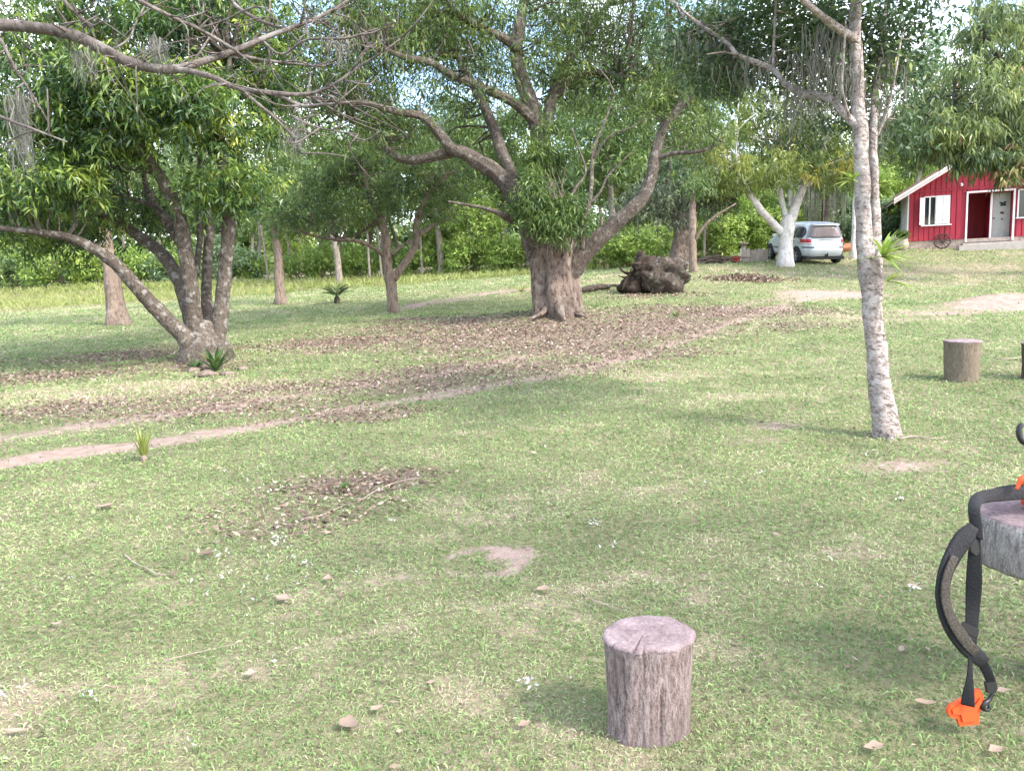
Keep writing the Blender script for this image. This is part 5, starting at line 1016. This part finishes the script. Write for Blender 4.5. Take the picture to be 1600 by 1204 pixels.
# motor tool resting on the log round, only its edge in view
tl_ = P(1640, 770, 2.60); tl_[2] = tz
to = empty('motor_tool', tl_, 'black curved handle and orange housing of a tool at the right edge', 'tool')
mb = MB(); mb.lathe((.02, .02, 0), [(.05, .002), (.085, .02), (.09, .08), (.08, .13), (.04, .15)], 20); mb.build('housing', M['orange_plastic'], to, smooth=True)
mb = MB(); tube(mb, [tl_ + [.06, .03, .13], P(1640, 700, 2.6), P(1612, 694, 2.58), P(1599, 690, 2.57), P(1593, 680, 2.57), P(1593, 668, 2.57), P(1597, 662, 2.57)], [.012, .011, .010, .010, .010, .009, .007], 10, 4); mb.build('handle', M['black_plastic'], to, tl_, True)
mb = MB(); tube(mb, [P(1606, 750, 2.52), P(1597, 748, 2.515), P(1592, 756, 2.515), P(1588, 764, 2.515)], [.014, .012, .007, .005], 8, 3); mb.build('orange_grip', M['orange_plastic'], to, tl_, True)

# ------------------------------------------------------------------ fallen root mass and log
p, d = hit(1030, 458); k_ = d / F
rt = empty('uprooted_stump', p, 'large dark uprooted stump lying on its side beyond the big tree', 'stump')
rock('trunk_piece', (.12, .15, .46), (.62, .5, .48), 501, 'bark_dark', parent=rt, sub=4)
rock('root_mass', (-.42, .2, .58), (.42, .42, .46), 507, 'rotten', parent=rt, sub=4)
rock('root_mass', (-.72, .2, .22), (.34, .34, .25), 511, 'rotten', parent=rt, sub=3)
R = np.random.default_rng(12)
for k in range(9):
    a = R.uniform(0, 6.28); s = np.array([-.5, .15, .6]) + R.normal(0, .12, 3); e = s + np.array([-.55 * abs(math.cos(a)) - .05, .25 * math.sin(a) - .1, .42 * math.sin(a * 1.3) + R.normal(0, .1)])
    mb = MB(); tube(mb, [s, (s + e) / 2 + R.normal(0, .06, 3), e], [.06, .04, .012], 7, 3, .15, 0, k); mb.build('root', M['rotten'], rt, (0, 0, 0), True)
p, d = hit(925, 458)
lg = empty('fallen_log', p, 'dark fallen log lying between the big tree and the uprooted stump', 'log'); mb = MB()
a_, b_ = P(903, 457, d) - p, P(952, 446, d + .4) - p; a_[2] = .08; b_[2] = .16; tube(mb, [a_, (a_ + b_) / 2 + [0, 0, .02], b_], [.07, .095, .08], 12, 6, .15, 0, 9); mb.build('trunk', M['bark_dark'], lg, (0, 0, 0), True)
mb = MB(); tube(mb, [b_ + [-.1, 0, 0], b_ + [.25, .1, .02], b_ + [.5, .15, -.04]], [.05, .04, .015], 8, 4, .1); mb.build('branch_stub', M['bark_dark'], lg, (0, 0, 0), True)
# brushwood heap and swept-up leaves
p, d = hit(1118, 412); bh = empty('brushwood_heap', p, 'low heap of brown sticks near the plank fence', 'heap'); R = np.random.default_rng(14)
for k in range(26):
    a = R.uniform(-.5, .5); c = np.array([R.normal(0, .35), R.normal(0, .2), R.uniform(.04, .28)]); l = R.uniform(.2, .6); v_ = np.array([math.cos(a), math.sin(a), R.normal(0, .15)]) * l
    mb = MB(); tube(mb, [c - v_, c + R.normal(0, .04, 3), c + v_], [.03, .028, .012], 6, 2); mb.build('stick', M['bark_brown'], bh, (0, 0, 0), True)
p, d = hit(1165, 438); R = np.random.default_rng(17); q = R.normal(0, .45, (900, 2)) * [1.35, .7]; C = np.column_stack([q[:, 0], q[:, 1], .13 * np.exp(-((q[:, 0] / .75) ** 2 + (q[:, 1] / .45) ** 2)) * R.random(900) ** .5 + .02])
Vv, tn = leafset(C, 2, .13, .05, .2, .5, .02, .1, R, None, .25); Vv[:, 2] += np.repeat(gz(p[0] + np.repeat(C[:, 0], 2), p[1] + np.repeat(C[:, 1], 2)) - p[2], 4)
tag(link('leaf_heap', quads('leaf_heap', Vv, M['litter'], {'tint': tn}), None, p), 'swept-up heap of brown leaves on the lawn below the white-painted tree', 'leaf heap', kind='stuff')
# plank fence, post and small things by it
p, d = hit(1178, 409); fe = empty('plank_fence', p, 'short weathered plank fence left of the white-painted tree', 'fence')
for k in range(7):
    w = .135; x = -.42 + k * .145; h = .50 + .03 * math.sin(k * 2.1); MB().prism([(0, -.1), (w, -.1), (w, h - .01), (w * .5, h + .02 * (k % 2)), (0, h)], (x, .012 * (k % 2), 0), (1, 0, .06), (0, 0, 1), (0, 1, 0), .025).build('plank', M['plank'], fe)
for z in (.12, .38): MB().box((.07, .055, z), (1.0, .035, .06)).build('rail', M['plank'], fe)
p, d = hit(1162, 408); po = empty('gate_post', p, 'wooden post with a broad flat cap beside the plank fence', 'post')
MB().box((0, 0, .30), (.16, .16, .8)).build('shaft', M['plank'], po); MB().lathe((0, 0, .70), [(.13, 0), (.2, .02), (.17, .07), (.05, .11)], 14).build('cap', M['bark_brown'], po); MB().box((-.12, -.02, .2), (.05, .05, .7)).build('white_stake', M['white_paint'], po)
p, d = hit(1150, 411); rb = empty('red_tub', p, 'red plastic tub on the grass left of the plank fence', 'tub'); MB().lathe((0, 0, 0), [(.13, 0), (.17, .15), (.19, .26), (.2, .27), (.175, .265), (.15, .12)], 24).build('bowl', M['red_plastic'], rb, smooth=True)
mb = MB(); tube(mb, [(-.19, 0, .25), (-.14, -.1, .33), (.05, -.15, .35), (.17, -.05, .28)], [.01] * 4, 6, 4); mb.build('handle', M['white_paint'], rb)
p = P(1325, 395, 36); p[2] = float(gz(p[0], p[1])); tr_ = empty('clay_heap', p, 'orange clay-coloured heap on the grass right of the van', 'heap'); rock('heap_mass', (0, 0, .05), (.75, .4, .28), 520, 'terracotta', parent=tr_, sub=3)

# ------------------------------------------------------------------ plants
def strap_plant(name, label, cat, p, nleaf, ln, w, mat, seed, el=(.5, 1.3), arch=.6, tintc=.5, parent_extra=None, facing=None):
    R = np.random.default_rng(seed); o = empty(name, p, label, cat)
    for k in range(nleaf):
        a = R.uniform(0, 6.28) if facing is None else facing + R.normal(0, .9); e = R.uniform(*el); l = ln * R.uniform(.6, 1.15); ww = w * R.uniform(.7, 1.1); seg = 6; V = []
        dx, dy = math.cos(a), math.sin(a); sx_, sy_ = -dy, dx
        for i in range(seg + 1):
            t_ = i / seg; rr_ = l * t_ * math.cos(e) + arch * l * t_ * t_ * .45; z = l * t_ * math.sin(e) - arch * l * t_ * t_ * .55; wi = ww * .5 * (math.sin(math.pi * min(1, .12 + .88 * t_)) ** .6) * (1 - t_ ** 4) + .0008
            c = np.array([dx * rr_, dy * rr_, z]); s = np.array([sx_, sy_, 0]) * wi; V += [c - s + [0, 0, wi * .35], c, c + s + [0, 0, wi * .35]]
        f = []
        for i in range(seg): f += [(i * 3, i * 3 + 1, i * 3 + 4, i * 3 + 3), (i * 3 + 1, i * 3 + 2, i * 3 + 5, i * 3 + 4)]
        tv = np.clip(R.normal(tintc, .2), 0, 1); me = quads('leaf', np.array(V), mat, {'tint': np.full(len(V), tv)}, True, np.array(f)); link('leaf', me, o)
    return o
p, d = hit(338, 580); strap_plant('strap_leaf_plant', 'clump of dark strap leaves growing at the foot of the multi-stemmed tree', 'plant', p, 34, .52, .065, M['strap_leaf'], 1, (.6, 1.45), .4)
p, d = hit(306, 578); strap_plant('strap_leaf_plant', 'low tuft of strap leaves left of the clump at the multi-stemmed tree', 'plant', p, 12, .28, .05, M['strap_leaf'], 2, (.4, 1.2), .5)
p, d = hit(226, 722); tf = strap_plant('reed_tuft', 'upright tuft of pale green blades beside the wheel track on the left', 'plant', p, 30, .34 * d / 7.2, .02, M['fern_leaf'], 3, (1.15, 1.54), .12, .6)
MB().lathe((0, 0, 0), [(.03, -.02), (.032, .03), (.02, .06)], 14).build('base_sheath', M['bark_brown'], tf, smooth=True)
for (px, py, n_, ln, lb) in [(1380, 402, 40, .30, 'large bright green air plant perched on the slender tree trunk'), (1374, 288, 12, .15, 'small air plant high on the right stem of the slender tree'), (1332, 282, 12, .16, 'small air plant on the left side of the slender trunk'), (1387, 440, 9, .18, 'wispy air plant just below the large one on the slender trunk')]:
    q = P(px, py, slim_D - .15); strap_plant('air_plant', lb, 'plant', q, n_, ln, .03, M['leaf_bright'], int(px + py), (-.2, 1.3), .5, .5, facing=-.6 if px > 1360 else 3.6)
p, d = hit(527, 474); cy = empty('cycad', p, 'small cycad with a rosette of arching fronds on the far lawn', 'plant'); k_ = d / 26.0
MB().lathe((0, 0, 0), [(.09, -.05), (.10, .08), (.08, .18), (.04, .26)], 14, lambda a, z: 1 + .1 * math.sin(7 * a + z * 60)).build('trunk', M['bark_dark'], cy, smooth=True)
R = np.random.default_rng(19)
for k in range(22):
    a = k * 2.4; e = R.uniform(.5, 1.4); Vq = []; l = .62 * R.uniform(.8, 1.1)
    for i in range(14):
        t_ = (i + 1) / 14; rr_ = l * (t_ * math.cos(e) + .2 * t_ * t_); z = .24 + l * (t_ * math.sin(e) * 1.1 - .40 * t_ * t_); c = np.array([math.cos(a) * rr_, math.sin(a) * rr_, z]); ll = .20 * math.sin(math.pi * (.1 + .85 * t_)) + .02
        for sg in (-1, 1):
            s = np.array([-math.sin(a) * sg * .8 + math.cos(a) * .5, math.cos(a) * sg * .8 + math.sin(a) * .5, .15]) * ll; u_ = np.array([math.cos(a), math.sin(a), 0]) * .034; Vq += [c - u_, c + s * .5 - u_, c + s, c + s * .5 + u_]
    link('frond', quads('frond', np.array(Vq), M['leaf_creeper'], {'tint': np.full(len(Vq), R.uniform(0, .7))}), cy)
p, d = hit(815, 455); strap_plant('low_plant', 'low orange-tinged plant on the grass left of the big trunk', 'plant', p, 22, .55, .04, M['fern_leaf'], 9, (.1, .9), .5, .9)
p, d = hit(536, 768); strap_plant('weed', 'small fresh green weed growing in the brown leaf patch', 'plant', p, 9, .10, .03, M['leaf_creeper'], 10, (.5, 1.3), .3)
p, d = hit(1055, 497); strap_plant('weed', 'small green weed on the bare ground right of the big tree', 'plant', p, 12, .22, .05, M['leaf_creeper'], 13, (.5, 1.3), .3)
for k, (px, py, s, lb) in enumerate([(300, 582, .10, 'flat stone at the left foot of the multi-stemmed tree'), (322, 588, .13, 'broad flat stone in front of the multi-stemmed tree'), (356, 586, .09, 'small flat stone right of the broad one at the multi-stemmed tree'), (378, 578, .08, 'stone farthest right at the foot of the multi-stemmed tree')]):
    p, d = hit(px, py); rock('stone', p + [0, 0, .02], (s * 1.4, s, s * .45), 530 + k, 'bark_brown', lb, 'stone', 'stones round the multi-stemmed tree')

# ------------------------------------------------------------------ single leaves and twigs lying in the foreground
def fallen_leaf(px, py, ln, w, tint, ang, lb, curl=.25):
    p, d = hit(px, py); V = []; seg = 6
    for i in range(seg + 1):
        t_ = i / seg; wi = w / 2 * math.sin(math.pi * (.03 + .95 * t_)) ** 1.15 * (1 + .25 * math.sin(9 * t_ + px)); x = (t_ - .5) * ln; z = .022 + curl * ln * (2 * t_ - 1) ** 2 * .5
        V += [(x, -wi, z + wi * .45), (x, 0, z), (x, wi, z + wi * .6)]
    f = []
    for i in range(seg): f += [(i * 3, i * 3 + 1, i * 3 + 4, i * 3 + 3), (i * 3 + 1, i * 3 + 2, i * 3 + 5, i * 3 + 4)]
    o = link('fallen_leaf', quads('fallen_leaf', np.array(V), M['litter'], {'tint': np.full(len(V), tint * .82)}, True, np.array(f)), None, p); o.rotation_euler = (0, 0, ang); tag(o, lb, 'leaf', 'single dry leaves lying on the grass')
for a in [(444, 943, .11, .045, .95, -.4, 'pale pinkish dry leaf on the grass in the left half, well above the bottom edge'), (392, 1066, .05, .04, 1.0, .3, 'small round pale leaf on the grass lower left'), (546, 1150, .085, .06, .75, -.6, 'mauve-brown curled leaf near the bottom edge left of the stump'), (590, 1126, .05, .03, .9, .6, 'small pale leaf just right of the mauve-brown curled one'), (849, 928, .07, .05, .9, .3, 'curled beige leaf between the bare ring and the nearest stump'), (272, 907, .07, .03, .5, -1.0, 'brown upright dry leaf in the left foreground'), (324, 874, .085, .06, .45, .2, 'reddish-brown leaf among the white petals at left'), (512, 915, .05, .05, .95, 0, 'round beige leaf above the pale pinkish one'),
          (1445, 1118, .07, .03, .9, -.3, 'beige dry leaf left of the orange plate'), (1560, 1098, .08, .025, .95, -.2, 'pale dry leaf right of the orange plate'), (1425, 927, .06, .02, 1.0, .1, 'narrow white leaf on the grass left of the harness'), (820, 1152, .05, .03, .8, .5, 'small beige leaf left of the nearest stump at the bottom'), (1365, 1190, .07, .04, .85, .2, 'beige leaf at the bottom edge right of the nearest stump'), (90, 985, .06, .02, .95, -.1, 'narrow tan leaf near the left edge'), (30, 1153, .1, .02, .95, .05, 'long tan strip of dry leaf at the bottom left corner'), (1408, 1030, .05, .025, .95, 1.0, 'small tan leaf left of the padded strap'), (165, 798, .13, .06, .8, .2, 'crumpled tan leaf on the lawn at far left'), (1485, 860, .07, .02, .9, .6, 'tan leaf sliver behind the harness strap'), (1555, 1186, .06, .03, .9, .3, 'pale leaf in the bottom right corner')]:
    fallen_leaf(*a)
def twig(pts, r, lb):
    w = []
    for px, py in pts: q, d = hit(px, py); w.append(q + [0, 0, .02])
    r *= .6; mb = MB(); tube(mb, w, [r, r * .9] + [r * .7] * (len(w) - 3) + [r * .3], 7, 4, .1); o = mb.build('twig', M['twig'], None, w[0], True, w[0]); tag(o, lb, 'twig', 'twigs lying on the grass')
for a in [([(196, 872), (210, 885), (228, 893), (242, 903), (262, 907)], .007, 'crooked twig on the grass in the left foreground'), ([(926, 948), (945, 953), (965, 960), (988, 966)], .003, 'straight straw just behind the nearest stump'), ([(900, 930), (930, 945), (985, 962)], .0025, 'long thin straw pointing at the nearest stump from the left'), ([(560, 790), (590, 770), (625, 757), (660, 750)], .008, 'pale twig across the brown leaf patch'), ([(470, 815), (500, 810), (525, 800), (545, 792)], .008, 'crooked brown twig left of the leaf patch'), ([(1405, 690), (1430, 686), (1455, 690), (1478, 688)], .012, 'pale stick beside the foot of the slender tree'), ([(255, 1045), (290, 1032), (330, 1022), (370, 1018)], .003, 'green-tan stalk lying in the lower left grass'), ([(1540, 560), (1570, 564), (1600, 560), (1625, 556)], .012, 'pale stick lying right of the dull brown stump')]:
    twig(*a)
